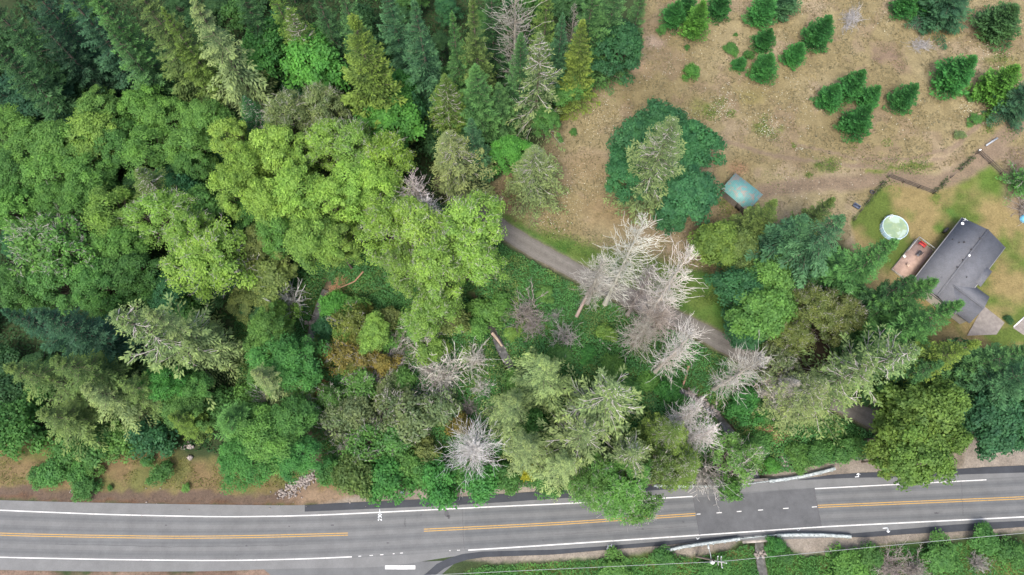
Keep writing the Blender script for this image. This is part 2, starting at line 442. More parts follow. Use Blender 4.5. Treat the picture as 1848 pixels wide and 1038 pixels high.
def worn_paint(name, col):
    m, t, b = new_mat(name, 0.7, 0.3)
    n = noise(t, 3.0, 6, rough=.8)
    c = ramp(t, n, [(0.34, tuple(x*.55 for x in col)), (0.48, col)])
    t.links.new(c, b.inputs['Base Color']); return m
M_ASPH = asphalt('asphalt', (0.116,0.122,0.125))
M_WHITE = worn_paint('white_road_paint', (0.56,0.57,0.56))
M_YEL = worn_paint('yellow_road_paint', (0.44,0.27,0.06))
M_NEW = asphalt('fresh_asphalt', (0.040,0.045,0.053), .2, streak=False)
M_PATCH = asphalt('patch_asphalt', (0.090,0.095,0.100), .22)
def highway_mesh():
    # strips across the width carry wheel-track wear in 'v'
    mb = MB(); K = 40; n = 260
    us = np.linspace(-300, 2200, n)
    lines = [HW_TOP, UPW, YEL, LOW, HW_BOT]
    vv = []
    for l in lines:
        l = np.array(l, float); v = np.interp(us, l[:,0], l[:,1]); k = 6
        vp = np.concatenate([np.full(k, v[0]), v, np.full(k, v[-1])]); v2 = np.convolve(vp, np.ones(2*k+1)/(2*k+1), 'valid'); vv.append(v2)
    vv = np.array(vv); s = np.linspace(0, 4, K+1)
    rows = []
    for q in s:
        i = min(int(q), 3); f = q - i
        r = PX(np.c_[us, vv[i]*(1-f) + vv[i+1]*f]); r[:,2] = 0.02; rows.append(r)
    V = np.stack(rows, 1).reshape(-1,3)
    i, j = np.meshgrid(np.arange(n-1), np.arange(K), indexing='ij')
    a = (i*(K+1)+j)
    Q = np.stack([a+1, a+K+2, a+K+1, a], -1).reshape(-1,4)
    sm_ = (s[:-1]+s[1:])/2; lane = np.where((sm_ > 1) & (sm_ < 3), np.cos((sm_ % 1)*4*math.pi), 0)  # tyre paths polished darker
    wear = 0.5 + 0.22*lane + np.where((sm_ < .9) | (sm_ > 3.1), 0.30, 0)
    um = (us[:-1]+us[1:])/2
    zone = np.where(um < 835, 0.10, np.where(um < 1480, -0.06, -0.02))
    rs = np.random.RandomState(5)
    A = wear[None,:] + zone[:,None] + .05*(vnoise(um[:,None]*.02 + 0*wear[None,:], 9*sm_[None,:] + 0*um[:,None], 1.)-.5)
    mb.add(V, Q, np.clip(A,0,1).ravel())
    return mb.mesh('highway', M_ASPH)
HW = struct('highway', highway_mesh())
def hpart(name, V, Q, mat, label=None):
    mb = MB(); mb.add(V, Q, .5); o = link(name, mb.mesh(name, mat), HW)
    if label: o['label'] = label
    return o
def poly_part(name, px, mat, z, label=None):
    """polygon sheet of the asphalt, given as photo pixels of its two long sides"""
    a, b = PX(px[0]), PX(px[1]); n = len(a)
    V = np.concatenate([a, b]); V[:,2] = z; i = np.arange(n-1)
    return hpart(name, V, np.stack([n+i, n+i+1, i+1, i], 1), mat, label)
# side road joining from below
poly_part('side_road', ([(470,1022),(505,1020),(540,1018),(700,1016),(800,1012),(840,1000)], [(560,1100),(590,1090),(620,1090),(700,1090),(740,1090),(770,1060)]), M_ASPH, 0.016)
poly_part('resurfaced_patch', ([(1251,898),(1320,893),(1400,886),(1469,881)], [(1263,966),(1330,961),(1410,956),(1482,950)]), M_PATCH, 0.024, 'darker square of newer asphalt over the creek')
poly_part('fresh_asphalt_strip', ([(550,912),(600,908.5),(700,904),(800,899),(900,892),(1000,885),(1060,882)], [(550,923.5),(600,921.5),(700,917),(800,913),(900,907),(1000,900),(1060,897)]), M_NEW, 0.026)
poly_part('fresh_asphalt_strip', ([(1060,882),(1180,876),(1260,873),(1330,871)], [(1060,896),(1180,885),(1260,880),(1330,874)]), M_NEW, 0.026)
poly_part('fresh_asphalt_strip', ([(1440,866),(1500,857),(1560,853),(1640,851),(1720,847),(1780,843),(1848,840),(2000,832)], [(1440,867),(1500,864),(1560,862),(1640,861),(1720,857),(1780,855),(1848,853),(2000,845)]), M_NEW, 0.026)
poly_part('fresh_asphalt_strip', ([(1490,966),(1560,961),(1640,954),(1720,947),(1780,943),(1848,940),(2000,931)], [(1490,968),(1560,970),(1640,964),(1720,960),(1780,956),(1848,951),(2000,943)]), M_NEW, 0.026)
poly_part('fresh_asphalt_strip', ([(756,1045),(770,1034),(788,1018),(808,1008),(834,1000),(870,995.5),(920,994),(1000,992),(1088,986),(1196,977),(1300,968),(1330,966)],
                                  [(772,1052),(786,1038),(802,1026),(822,1017),(844,1010),(876,1005.5),(920,1004),(1000,1001),(1088,993),(1196,985),(1300,972),(1330,968)]), M_NEW, 0.026)
W1 = 0.9
def line_part(name, line, u0, u1, hw, mat, z=0.032, n=80):
    hw *= .85
    V, Q = strip(off(line, -hw), off(line, hw), z, n, u0, u1); return hpart(name, V, Q, mat)
line_part('edge_line', UPW, -300, 1250, 1.2, M_WHITE, n=260); line_part('edge_line', UPW, 1470, 1780, 1.1, M_WHITE)
line_part('edge_line', LOW, -300, 635, 1.2, M_WHITE, n=160); line_part('edge_line', LOW, 845, 2200, 1.3, M_WHITE, n=200)
for u0, u1 in ((-300,628),(765,1255),(1475,2200)):
    for d in (-1.9, 1.9):
        line_part('centre_line', off(YEL, d), u0, u1, 0.75, M_YEL, n=160)
for u0, u1 in ((647,652),(667,673),(686,692),(709,712),(722,727),(811,813),(825,830)):
    line_part('dotted_line', [(600,1006),(640,1004.5),(692,1001),(727,998),(811,994),(850,992)], u0, u1, 0.8, M_WHITE, n=6)
for u0, u1 in ((1256,1264),(1293,1302.5),(1329.5,1338),(1368,1377),(1413,1423),(1465,1474)):
    line_part('centre_dash', off(YEL, .6 if u0 > 1460 else (-.2)), u0, u1, 0.9, M_WHITE, n=6)
poly_part('stop_line', ([(695,1020.5),(722,1020.5),(749.5,1020.5)], [(695,1027.5),(722,1027.8),(749.5,1027.5)]), M_WHITE, 0.030)
for u in (46,188,323,462,578,774,): pass
# survey marks sprayed on the shoulder and the number by the edge line
M_SPRAY = worn_paint('spray_paint', (0.66,0.70,0.72))
def stroke_marks(name, strokes, w, label=None):
    mb = MB()
    for k, (a, b) in enumerate(strokes):
        p, q = P(*a), P(*b); p[2] = q[2] = 0.0365 + .0012*k
        mb.beam(p, q, w, 0.001)
    o = link(name, mb.mesh(name, M_SPRAY), HW)
    if label: o['label'] = label
def digits(s, cx, cy, hgt, wid):
    """seven-stroke digits read from the right side of the picture (turned a quarter turn)"""
    segs = {'2': [((0,.85),(.25,1)),((.25,1),(.75,1)),((.75,1),(1,.8)),((1,.8),(.9,.55)),((.9,.55),(0,0)),((0,0),(1,0))],
            '3': [((0,.9),(.4,1)),((.4,1),(1,.85)),((1,.85),(.85,.55)),((.85,.55),(.4,.5)),((.85,.5),(1,.2)),((1,.2),(.5,0)),((.5,0),(0,.1))],
            '0': [((.5,1),(.05,.7)),((.05,.7),(.05,.3)),((.05,.3),(.5,0)),((.5,0),(.95,.3)),((.95,.3),(.95,.7)),((.95,.7),(.5,1))]}
    out = []
    for i, ch in enumerate(s):
        for (ax, ay), (bx, by) in segs[ch]:
            f = lambda X, Y: (cx - hgt/2 + (1-Y)*hgt, cy + len(s)*wid/2 - (i + .12 + X*.7)*wid)
            out.append((f(ax, ay), f(bx, by)))
    return out
stroke_marks('station_number', digits('230', 685.7, 933.2, 6.2, 4.7) + [((685.5,925),(685.5,918.5))], 0.11, 'the number 230 painted sideways below the upper edge line')
stroke_marks('survey_mark', [((1097,983),(1097,993)),((1095,990),(1097,993)),((1099,990),(1097,993)),((1097,986),(1104,984)),((1104,982),(1104,987))], 0.12)
stroke_marks('survey_mark', [((1543,861),(1550,860)),((1549,854),(1549,861)),((1546,857),(1549,854)),((1552,857),(1549,854))], 0.14)
stroke_marks('survey_mark', [((1593,953.5),(1602,952.5)),((1602,952.5),(1603,961)),((1600,958),(1603,961)),((1606,958),(1603,961))], 0.14)
stroke_marks('survey_mark', [((1256,970),(1259,974)),((1259,974),(1262,970)),((1258,972),(1263,971))], 0.08)
stroke_marks('survey_mark', [((1438,956),(1441,958)),((1441,958),(1444,955))], 0.08)
# stains on the asphalt
def blob_part(name, u, v, ru, rv, mat, z, label=None, seed=0):
    rg = np.random.RandomState(seed); an = np.linspace(0, 2*math.pi, 25)[:-1]; rr = 1 + .25*rg.normal(size=24)*.6
    q = PX([(u+ru*r*math.cos(a), v+rv*r*math.sin(a)) for a, r in zip(an, rr)]); c = P(u, v)
    V = np.concatenate([q, [c]]); V[:,2] = z; Q = []
    for i in range(0, 24, 2): Q.append((24, (i+2) % 24, i+1, i))
    return hpart(name, V, Q, mat, label)
M_STAIN = asphalt('asphalt_stain', (0.078,0.080,0.086), .3, streak=False)
for i, (u, v, ru, rv) in enumerate(((806,926,3.5,7),(810,933,2.5,4),(1160,955,3,1.5),(428,1002,1.6,1.2),(445,985,2,1.5),(522,950,1.6,1.2),(760,929,1.2,1),(1233,942,2,1.5),(1420,906,3,2),(300,948,2,1),(1690,926,4,1.5),(1100,940,2,1),(600,948,3,1.5),(980,975,2,1.4),(700,980,2.5,1.2))):
    blob_part('oil_stain', u, v, ru, rv, M_STAIN, .0365, None, i)
def crack(px, seed, w=.03):
    rg = np.random.RandomState(seed); q = PX(px); s_ = np.linspace(0, len(q)-1, 30); p = np.stack([np.interp(s_, np.arange(len(q)), q[:,i]) for i in range(3)], 1)
    p[:,:2] += rg.normal(size=(30,2))*.05; p[:,2] = .0345; T = nrm(np.gradient(p, axis=0)); S = np.c_[T[:,1], -T[:,0], 0*T[:,0]]
    V = np.concatenate([p-S*w, p+S*w]); i = np.arange(29); hpart('tar_seam', V, np.stack([i, i+30, i+31, i+1], 1)[:, ::-1], M_STAIN)
crack([(834,918),(836,960),(838,992)], 1); crack([(1735,868),(1738,930)], 2); crack([(731,935),(731,950)], 3)
crack([(1251,898),(1263,966)], 4, .06); crack([(1469,881),(1482,950)], 5, .06); crack([(100,982),(300,987),(520,985)], 6, .02); crack([(1000,965),(1150,956),(1240,950)], 7, .02)

# bridge under the highway
M_CONC = plain('bridge_concrete', (0.30,0.28,0.25), .9, .25, 1.5)
br = thing('creek_bridge', 'short concrete bridge carrying the highway over the creek', 'bridge')
a0, a1, b0, b1 = P(1338,869), P(1398,864), P(1340,978.5), P(1404,974)
for nm, p, q in (('parapet', a0, a1), ('parapet', b0, b1)):
    mb = MB(); mb.beam(p+[0,0,-.35], q+[0,0,-.35], .45, .7); link(nm, mb.mesh(nm, M_CONC), br)
mb = MB(); mb.beam((a0+b0)/2*[1,0,0]+[0,a0[1]-.4,-.5], (a0+b0)/2*[1,0,0]+[0,b0[1]+.4,-.5], .4, 1.0)
for s_ in (0, 1):
    p, q = ((a0, b0), (a1, b1))[s_]
    m2 = MB(); m2.beam(p+[0,-.3,-1.2], q+[0,.3,-1.2], .5, 1.4); link('abutment', m2.mesh('abutment', M_CONC), br)
m2 = MB(); v = np.array([a0, a1, b1, b0]); v[:,2] = -.04; v2 = v.copy(); v2[:,2] = -.45
m2.add(np.concatenate([v2, v]), [(0,1,2,3),(4,5,6,7)]); link('deck_slab', m2.mesh('deck_slab', M_CONC), br)

# gravel driveway
def drive_mat():
    m, t, b = new_mat('driveway_gravel', 0.95, 0.2)
    n = noise(t, 1.2, 6, rough=.7); n2 = noise(t, 8, 4)
    at = N(t, 'ShaderNodeAttribute'); at.attribute_name = 'v'
    c = ramp(t, n, [(0.3, (0.125,0.119,0.108)), (0.7, (0.165,0.157,0.143))])
    c = mixc(t, 'MULTIPLY', 1.0, c, ramp(t, n2, [(0.3, (.8,.8,.8)), (0.7, (1.15,1.15,1.15))]))
    c = mixc(t, 'MULTIPLY', 1.0, c, ramp(t, at.outputs['Fac'], [(0,(.82,.80,.78)), (0.5,(1,1,1)), (1,(1.16,1.16,1.16))]))
    t.links.new(c, b.inputs['Base Color']); bump(t, b, n2, .5, .04); return m
M_DRIVE = drive_mat()
mb = MB()
K = 9; rows = []; DW_ = 3.2
for k in range(K+1):
    # lateral rows so that the wheel tracks can be lighter
    f = (k/K - .5) * DW_
    V, Q = ribbon(DRIVE, 0.002, 0.03)
    n = len(V)//2; p = (V[:n]+V[n:])/2; T = nrm(np.gradient(p[:,:2], axis=0)); S = np.stack([T[:,1], -T[:,0]], 1)
    edge = 0.28*(vnoise(p[:,0], p[:,1]+7*k, 1.1)-.5) if k in (0, K) else 0
    rows.append(np.c_[p[:,:2] + S*(f+np.sign(f)*edge)[:,None] if k in (0,K) else p[:,:2] + S*f, np.full(n, .03)])
V = np.stack(rows, 1).reshape(-1,3)
i, j = np.meshgrid(np.arange(n-1), np.arange(K), indexing='ij'); a = i*(K+1)+j
Q = np.stack([a+1, a+K+2, a+K+1, a], -1).reshape(-1,4)
prof = np.array([.25,.45,.75,.55,.3,.4,.6,.8,.45])
mb.add(V, Q, np.tile(prof, n-1))
struct('driveway', mb.mesh('driveway', M_DRIVE))
# ------------------------------------------------------------------ tree shapes (each built once, then shared by its copies)
def trunk_mesh(h, r, lean=0.0, rng=None, m=7, a=.35, top=1.0):
    k = 9; s = np.linspace(0, 1, k)
    p = np.c_[lean*np.sin(s*2.5), lean*.6*s*s, s*h*top-.35]
    mb = MB(); mb.tube(p, r*(1-s*.88)*(1+.5*np.exp(-s*14)), m, a)
    return mb
def sphere_dirs(rng, n):
    v = rng.normal(size=(n,3)); return nrm(v)
def make_broadleaf(seed, R, h, leaf, nlobe, per, kind='alder', twigs=0):
    rng = np.random.RandomState(seed)
    cb = h*.32 if kind != 'shrub' else .05*h
    # limbs: lobes sit at their ends
    az = rng.rand(nlobe)*2*math.pi
    an = rng.rand(6)*6.28
    out = 1 + .13*np.sin(2*az+an[0]) + .15*np.sin(3*az+an[1]) + .13*np.sin(5*az+an[2])
    q = rng.rand(nlobe)**.5                      # radial
    surf = np.sqrt(np.clip(1-q**2.4, 0.02, 1))
    lift = rng.rand(nlobe)
    zz = cb + (h-cb)*(np.where(lift < .72, .30+.62*surf*(.82+.25*rng.rand(nlobe)), .15+.6*surf*rng.rand(nlobe)))
    c = np.c_[q*R*.86*out*np.cos(az), q*R*.86*out*np.sin(az), zz]
    lr = R*(.105+.105*rng.rand(nlobe)) * {'alder':1.0,'maple':1.12,'shrub':1.65}[kind]
    mb = MB()
    C_ = np.repeat(c, per, 0); r_ = np.repeat(lr, per)
    d = sphere_dirs(rng, nlobe*per); d[:,2] = np.where(d[:,2] < -.25, -d[:,2], d[:,2])
    rad = (.42+.88*rng.rand(len(d))**.8)
    p = C_ + d*r_[:,None]*rad[:,None]*np.array([1.15,1.15,.75])
    nr = nrm(d*.8 + np.array([0,0,.7]) + rng.normal(size=d.shape)*.45)
    dr = nrm(np.cross(nr, rng.normal(size=d.shape)))
    L = leaf*(.7+.7*rng.rand(len(d)))
    lobev = np.repeat(rng.rand(nlobe), per)
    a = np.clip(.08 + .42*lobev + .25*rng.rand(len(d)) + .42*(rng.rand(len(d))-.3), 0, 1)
    V, Q = leaves(p, dr, nr, L, L*(.62 if kind != 'maple' else .8))
    mb.add(V, Q, a)
    tk = trunk_mesh(h*.8, .035*R+.10, .25, rng)
    # limbs from the trunk to the lobes
    nl = min(nlobe, 46)
    idx = rng.permutation(nlobe)[:nl]; e = c[idx]; s = np.linspace(0,1,6)[None,:,None]
    base = np.c_[np.zeros(nl), np.zeros(nl), cb*.6 + .35*(e[:,2]-cb*.6)]
    mid = (base+e)/2 + rng.normal(size=e.shape)*R*.06; mid[:,2] -= .06*h
    pts = base[:,None]*(1-s)**2 + 2*mid[:,None]*s*(1-s) + e[:,None]*s**2
    Vt, Qt = tubes(pts, np.broadcast_to((.10*(1-s[...,0])+.025)*(R/5), (nl,6)), 4)
    tk.add(Vt, Qt, .45)
    tw = None
    if twigs:
        # bare pale twigs reaching out of the leaves
        tw = MB(); n = twigs
        k = rng.randint(0, nlobe, n); b0 = c[k] + rng.normal(size=(n,3))*lr[k][:,None]*.25
        dd = nrm(nrm(c[k]*[1,1,0]+[0,0,.01])*.6 + np.c_[rng.normal(size=(n,2))*.6, .45+.5*rng.rand(n)])
        ln = lr[k]*(.8+.9*rng.rand(n)); s = np.linspace(0,1,5)
        bend = rng.normal(size=(n,3))*.35
        pts = b0[:,None] + dd[:,None]*ln[:,None,None]*s[None,:,None] + bend[:,None]*(ln[:,None,None]*.5)*(s[None,:,None]**2)
        V, Q = tubes(pts, np.broadcast_to(.030*(1-.7*s), (n,5)), 3); tw.add(V, Q, .8)
        # side shoots
        j = rng.randint(1, 4, 2*n); ii = np.repeat(np.arange(n), 2)
        b1 = pts[ii, j]; d1 = nrm(dd[ii] + rng.normal(size=(2*n,3))*.7)
        l1 = ln[ii]*.45; s3 = np.linspace(0,1,3)
        pt = b1[:,None] + d1[:,None]*l1[:,None,None]*s3[None,:,None]
        V, Q = tubes(pt, np.broadcast_to(.022*(1-.5*s3), (2*n,3)), 3); tw.add(V, Q, .9)
    return dict(R=R, h=h, crown=mb, trunk=tk, twigs=tw, mat='leaf')

def make_conifer(seed, h, R, kind='fir'):
    rng = np.random.RandomState(seed)
    nb = {'fir': int(h*6.5), 'cedar': int(h*9), 'young': int(h*22), 'hemlock': int(h*5.5), 'sparse': int(h*6), 'cedarbare': int(h*13)}[kind]
    t = np.sort(rng.rand(nb)**.9)*.965 + .03
    if kind in ('fir','hemlock','sparse'):                     # whorls
        lv = {'fir': 1.0, 'hemlock': 1.25, 'sparse': 1.0}[kind]; t = np.clip((np.round(t*h/lv)*lv + rng.normal(size=nb)*.09)/h, .03, .99)
    if kind == 'young': t = t*.97
    az = np.arange(nb)*2.39996 + rng.normal(size=nb)*.35
    ex = {'fir': .90, 'cedar': .85, 'young': .88, 'hemlock': .85, 'sparse': .8, 'cedarbare': .85}[kind]
    L = R*((1-t)**ex)*(.66+.48*rng.rand(nb)) + .12*(h/20)
    asym = 1 + .12*np.sin(az+rng.rand()*6) + .07*np.sin(2*az+rng.rand()*6); L = L*asym
    if kind in ('sparse',): L *= (.55+.75*rng.rand(nb))
    e = {'fir': -.22+.75*t, 'cedar': -.35+.7*t, 'young': .10+.55*t, 'hemlock': -.30+.6*t, 'sparse': -.25+.7*t, 'cedarbare': -.3+.7*t}[kind] + rng.normal(size=nb)*.07
    curl = {'fir': .10, 'cedar': .38, 'young': .10, 'hemlock': -.22, 'sparse': .05, 'cedarbare': .42}[kind]
    hd = np.c_[np.cos(az), np.sin(az)]; sd = np.c_[-np.sin(az), np.cos(az)]
    sb = rng.normal(size=nb)*.12
    def path(s):      # s (...,) -> points (nb, len(s), 3)
        s = np.atleast_1d(s)[None,:]
        out = L[:,None]*s
        lat = sb[:,None]*L[:,None]*s*s
        zz = (t*h)[:,None] + L[:,None]*(np.tan(e)[:,None]*s + curl*(s*s - s*.6))
        xy = hd[:,None]*out[...,None] + sd[:,None]*lat[...,None]
        return np.concatenate([xy, zz[...,None]], -1)
    ns, nq = {'fir': (12,5), 'cedar': (11,5), 'young': (8,5), 'hemlock': (13,5), 'sparse': (13,5), 'cedarbare': (11,5)}[kind]
    s = np.linspace(.05, 1.0, ns); p = path(s)
    q = np.linspace(-1, 1, nq)
    wf = {'fir': .25, 'cedar': .27, 'young': .36, 'hemlock': .22, 'sparse': .19, 'cedarbare': .25}[kind]
    w = wf*L[:,None]*(1.02-s[None,:])**.65 * np.clip(.45+s[None,:]*2.2, 0, 1) + .13
    w = w*(.8+.45*rng.rand(nb, ns))
    f3 = np.concatenate([hd, np.zeros((nb,1))], 1); s3 = np.concatenate([sd, np.zeros((nb,1))], 1)
    dz = np.tan(e)[:,None] + curl*(2*s[None,:]-.6)
    fw = nrm(f3[:,None] + np.concatenate([np.zeros((nb,ns,2)), dz[...,None]], -1))
    pos = (p[:,:,None] + s3[:,None,None]*(q[None,None,:,None]*w[:,:,None,None]) + fw[:,:,None]*(np.abs(q)[None,None,:,None]*w[:,:,None,None]*.55))
    hang = {'fir': .16, 'cedar': .5, 'young': .10, 'hemlock': .38, 'sparse': .25, 'cedarbare': .5}[kind]
    pos[...,2] -= hang*w[:,:,None]*np.abs(q)**1.5
    pos += rng.normal(size=pos.shape)*(.07 if kind != 'young' else .06)
    d = fw[:,:,None] + s3[:,None,None]*(np.sign(q)*np.abs(q)**.5)[None,None,:,None]*.95 + rng.normal(size=pos.shape)*.22
    d[...,2] -= hang*.6
    up = np.zeros(pos.shape); up[...,2] = 1; up += rng.normal(size=pos.shape)*.38
    lf = {'fir': .56, 'cedar': .50, 'young': .40, 'hemlock': .52, 'sparse': .44, 'cedarbare': .36}[kind]
    fr = np.clip(L/ (R*.6), .45, 1.1)[:,None,None]
    Ll = lf*fr*(.7+.6*rng.rand(*pos.shape[:3])); Wl = Ll*{'fir':.36,'cedar':.44,'young':.42,'hemlock':.36,'sparse':.38,'cedarbare':.4}[kind]
    ss = np.broadcast_to(s[None,:,None], pos.shape[:3])
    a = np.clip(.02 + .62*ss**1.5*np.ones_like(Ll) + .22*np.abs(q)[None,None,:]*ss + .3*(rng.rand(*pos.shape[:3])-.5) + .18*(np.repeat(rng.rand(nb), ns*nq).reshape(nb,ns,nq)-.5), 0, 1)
    keep = np.ones(pos.shape[:3], bool)
    if kind == 'cedarbare': keep = rng.rand(*keep.shape) < np.clip(.60+.5*ss - .25*t[:,None,None], .2, 1)
    if kind == 'sparse': keep = rng.rand(*keep.shape) < .62
    k = keep.ravel()
    V, Q = leaves(pos.reshape(-1,3)[k], d.reshape(-1,3)[k], up.reshape(-1,3)[k], Ll.ravel()[k], Wl.ravel()[k])
    mb = MB(); mb.add(V, Q, a.ravel()[k])
    # leader shoot
    lp = np.c_[rng.normal(size=(24,2))*.05, h*(.93+.085*rng.rand(24))]; 
    dl = np.c_[rng.normal(size=(24,2))*.6, .9+0*lp[:,0]]
    V, Q = leaves(lp, dl, rng.normal(size=(24,3)), np.full(24,.4), np.full(24,.13)); mb.add(V, Q, .8)
    tk = trunk_mesh(h, .012*h+.06, 0, rng)
    sel = rng.rand(nb) < .5; pp = path(np.linspace(0,.85,5))[sel]
    V, Q = tubes(pp, np.broadcast_to(np.linspace(.05,.015,5)*(h/22), (len(pp),5)), 3); tk.add(V, Q, .4)
    tw = None
    if kind in ('cedarbare','sparse'):
        tw = MB(); sel = (t > (.30 if kind == 'cedarbare' else .1)) & (rng.rand(nb) < (.42 if kind == 'cedarbare' else .5))
        sp = np.linspace(0, .86, 9); pp = path(sp)[sel]; pp[...,2] += .14
        V, Q = tubes(pp, np.broadcast_to(np.linspace(.050,.022,9), (len(pp),9)), 3); tw.add(V, Q, .82)
        n = len(pp); 
        for rep in range(3):
            j = rng.randint(3, 8, n); b0 = pp[np.arange(n), j]; fwd = nrm(pp[:,-1]-pp[:,0]); lat = np.cross(fwd, [0,0,1])*np.where(rng.rand(n)<.5,-1,1)[:,None]
            dd = nrm(fwd*1.0 + lat*.5 + [0,0,.15] + rng.normal(size=(n,3))*.15); ln = L[sel]*(.16+.14*rng.rand(n)); s4 = np.linspace(0,1,4)
            pt = b0[:,None] + dd[:,None]*(ln[:,None]*s4)[...,None]; pt[...,2] += .12*(s4**2)[None]*ln[:,None]
            V, Q = tubes(pt, np.broadcast_to(np.linspace(.032,.016,4), (n,4)), 3); tw.add(V, Q, .9)
    return dict(R=R, h=h, crown=mb, trunk=tk, twigs=tw, mat='needle')

def make_dead(seed, h, R, style='snag'):
    rng = np.random.RandomState(seed)
    nb = int(h*7.5) if style == 'snag' else int(h*26)
    t = 1 - (1-rng.rand(nb))**1.0*.80 if style == 'snag' else np.sort(rng.rand(nb))*.6 + .4
    t = np.minimum(t, .995)
    az = np.arange(nb)*2.39996 + rng.normal(size=nb)*.5
    L = R*np.minimum(1, (1.04-t)*(3.2 if style == 'snag' else 1.9))**.75*(.45+.65*rng.rand(nb))
    e = (-.05+.75*t if style == 'snag' else -.35+.9*t) + rng.normal(size=nb)*.2
    hd = np.c_[np.cos(az), np.sin(az), np.zeros(nb)]; sd = np.c_[-np.sin(az), np.cos(az), np.zeros(nb)]
    sb = rng.normal(size=nb)*.45; cu = .10+.45*rng.rand(nb); L *= np.where(rng.rand(nb)<.25, .55, 1)
    s = np.linspace(0,1,8)
    pp = hd[:,None]*(L[:,None]*s)[...,None] + sd[:,None]*(L[:,None]*sb[:,None]*s**2)[...,None]
    pp[...,2] = (t*h)[:,None] + L[:,None]*(np.tan(e)[:,None]*s + cu[:,None]*(s*s-.5*s))
    pp[:,2:] += rng.normal(size=pp[:,2:].shape)*.09
    mb = MB()
    rad = np.linspace(.055,.018,8)[None]*(.8 if style == 'wide' else 1)*np.clip(L/R+.3,.6,1.1)[:,None]
    V, Q = tubes(pp, rad, 3)
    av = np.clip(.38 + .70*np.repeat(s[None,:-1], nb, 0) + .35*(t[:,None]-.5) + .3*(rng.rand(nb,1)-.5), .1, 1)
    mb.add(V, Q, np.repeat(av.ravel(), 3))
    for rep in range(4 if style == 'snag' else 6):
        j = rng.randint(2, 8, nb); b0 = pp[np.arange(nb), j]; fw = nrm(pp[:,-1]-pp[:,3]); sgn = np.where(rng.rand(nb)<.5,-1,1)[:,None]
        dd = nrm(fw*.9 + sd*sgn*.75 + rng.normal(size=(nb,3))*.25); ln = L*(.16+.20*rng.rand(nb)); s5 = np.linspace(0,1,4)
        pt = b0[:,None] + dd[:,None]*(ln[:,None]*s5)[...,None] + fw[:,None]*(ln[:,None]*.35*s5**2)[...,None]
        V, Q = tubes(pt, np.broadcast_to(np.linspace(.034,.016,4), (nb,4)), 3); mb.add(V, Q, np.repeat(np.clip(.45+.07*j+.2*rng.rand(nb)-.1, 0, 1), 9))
    tk = trunk_mesh(h, .010*h+.08, 0, rng, 8, .55)
    return dict(R=R, h=h, crown=mb, trunk=tk, twigs=None, mat='bark')

def make_tangle(seed, h, R, n=84):
    """dead multi-stemmed shrub: stems fan out from the base and fork"""
    rng = np.random.RandomState(seed); mb = MB()
    d = sphere_dirs(rng, n); d[:,2] = np.abs(d[:,2])*1.0+.25; d = nrm(d); L = (.35+.6*rng.rand(n))
    sc = np.array([R, R, h]); bend = rng.normal(size=(n,3))*.62; s = np.linspace(0,1,7)
    base = np.c_[rng.normal(size=(n,2))*.28, np.zeros(n)]
    pp = base[:,None] + d[:,None]*(L[:,None]*s)[...,None] + bend[:,None]*(s**2)[None,:,None]*.55
    pp[...,2] = np.abs(pp[...,2]) - .15*(s**3)[None]
    pp = pp*sc
    V, Q = tubes(pp, np.broadcast_to(np.linspace(.045,.018,7), (n,7)), 3); mb.add(V, Q, np.repeat(np.linspace(.5,.95,6)[None], n, 0).ravel().repeat(3))
    for rep in range(9):
        j = rng.randint(2, 7, n); b0 = pp[np.arange(n), j]; fw = nrm(pp[:,-1]-pp[:,2]); dd = nrm(fw + rng.normal(size=(n,3))*.55)
        ln = R*(.14+.22*rng.rand(n)); s5 = np.linspace(0,1,4)
        pt = b0[:,None] + dd[:,None]*(ln[:,None]*s5)[...,None] + (rng.normal(size=(n,3))*.2)[:,None]*(ln[:,None]*s5**2)[...,None]
        V, Q = tubes(pt, np.broadcast_to(np.linspace(.034,.015,4), (n,4)), 3); mb.add(V, Q, .75+.3*(rng.rand()-.3))
    return dict(R=R, h=h, crown=mb, trunk=None, twigs=None, mat='bark')

PROTO = {}
def proto(kind, i):
    key = (kind, i)
    if key in PROTO: return PROTO[key]
    s = 11*i + sum(map(ord, kind))
    d = {'AL': lambda: make_broadleaf(s, 6.2, 17, .36, 84, 165, 'alder'),
         'AT': lambda: make_broadleaf(s, 6.2, 17, .33, 84, 160, 'alder', 320),
         'AX': lambda: make_broadleaf(s, 5.0, 12, .42, 64, 56, 'alder', 330),
         'MP': lambda: make_broadleaf(s, 6.0, 16, .48, 88, 125, 'maple'),
         'SH': lambda: make_broadleaf(s, 2.4, 3.4, .32, 46, 62, 'shrub'),
         'ST': lambda: make_broadleaf(s, 2.8, 4.0, .34, 34, 60, 'shrub', 80),
         'FR': lambda: make_conifer(s, 26, 5.2, 'fir'),
         'HM': lambda: make_conifer(s, 25, 6.5, 'hemlock'),
         'CE': lambda: make_conifer(s, 24, 5.0, 'cedar'),
         'CB': lambda: make_conifer(s, 22, 5.0, 'cedarbare'),
         'SP': lambda: make_conifer(s, 22, 5.0, 'sparse'),
         'YF': lambda: make_conifer(s, 7.0, 2.7, 'young'),
         'DD': lambda: make_dead(s, 30, 3.8),
         'DW': lambda: make_dead(s, 11, 6.0, 'wide'),
         'DS': lambda: make_tangle(s, 2.6, 2.6),
         }[kind]()
    mats = {'leaf': M_LEAF, 'needle': M_NEED, 'bark': M_BARK}
    d['m_crown'] = d['crown'].mesh('crown', mats[d['mat']])
    d['m_trunk'] = d['trunk'].mesh('trunk', M_BARK) if d['trunk'] else None
    d['m_twigs'] = d['twigs'].mesh('bare_branches', M_BARK) if d['twigs'] else None
    PROTO[key] = d
    return d
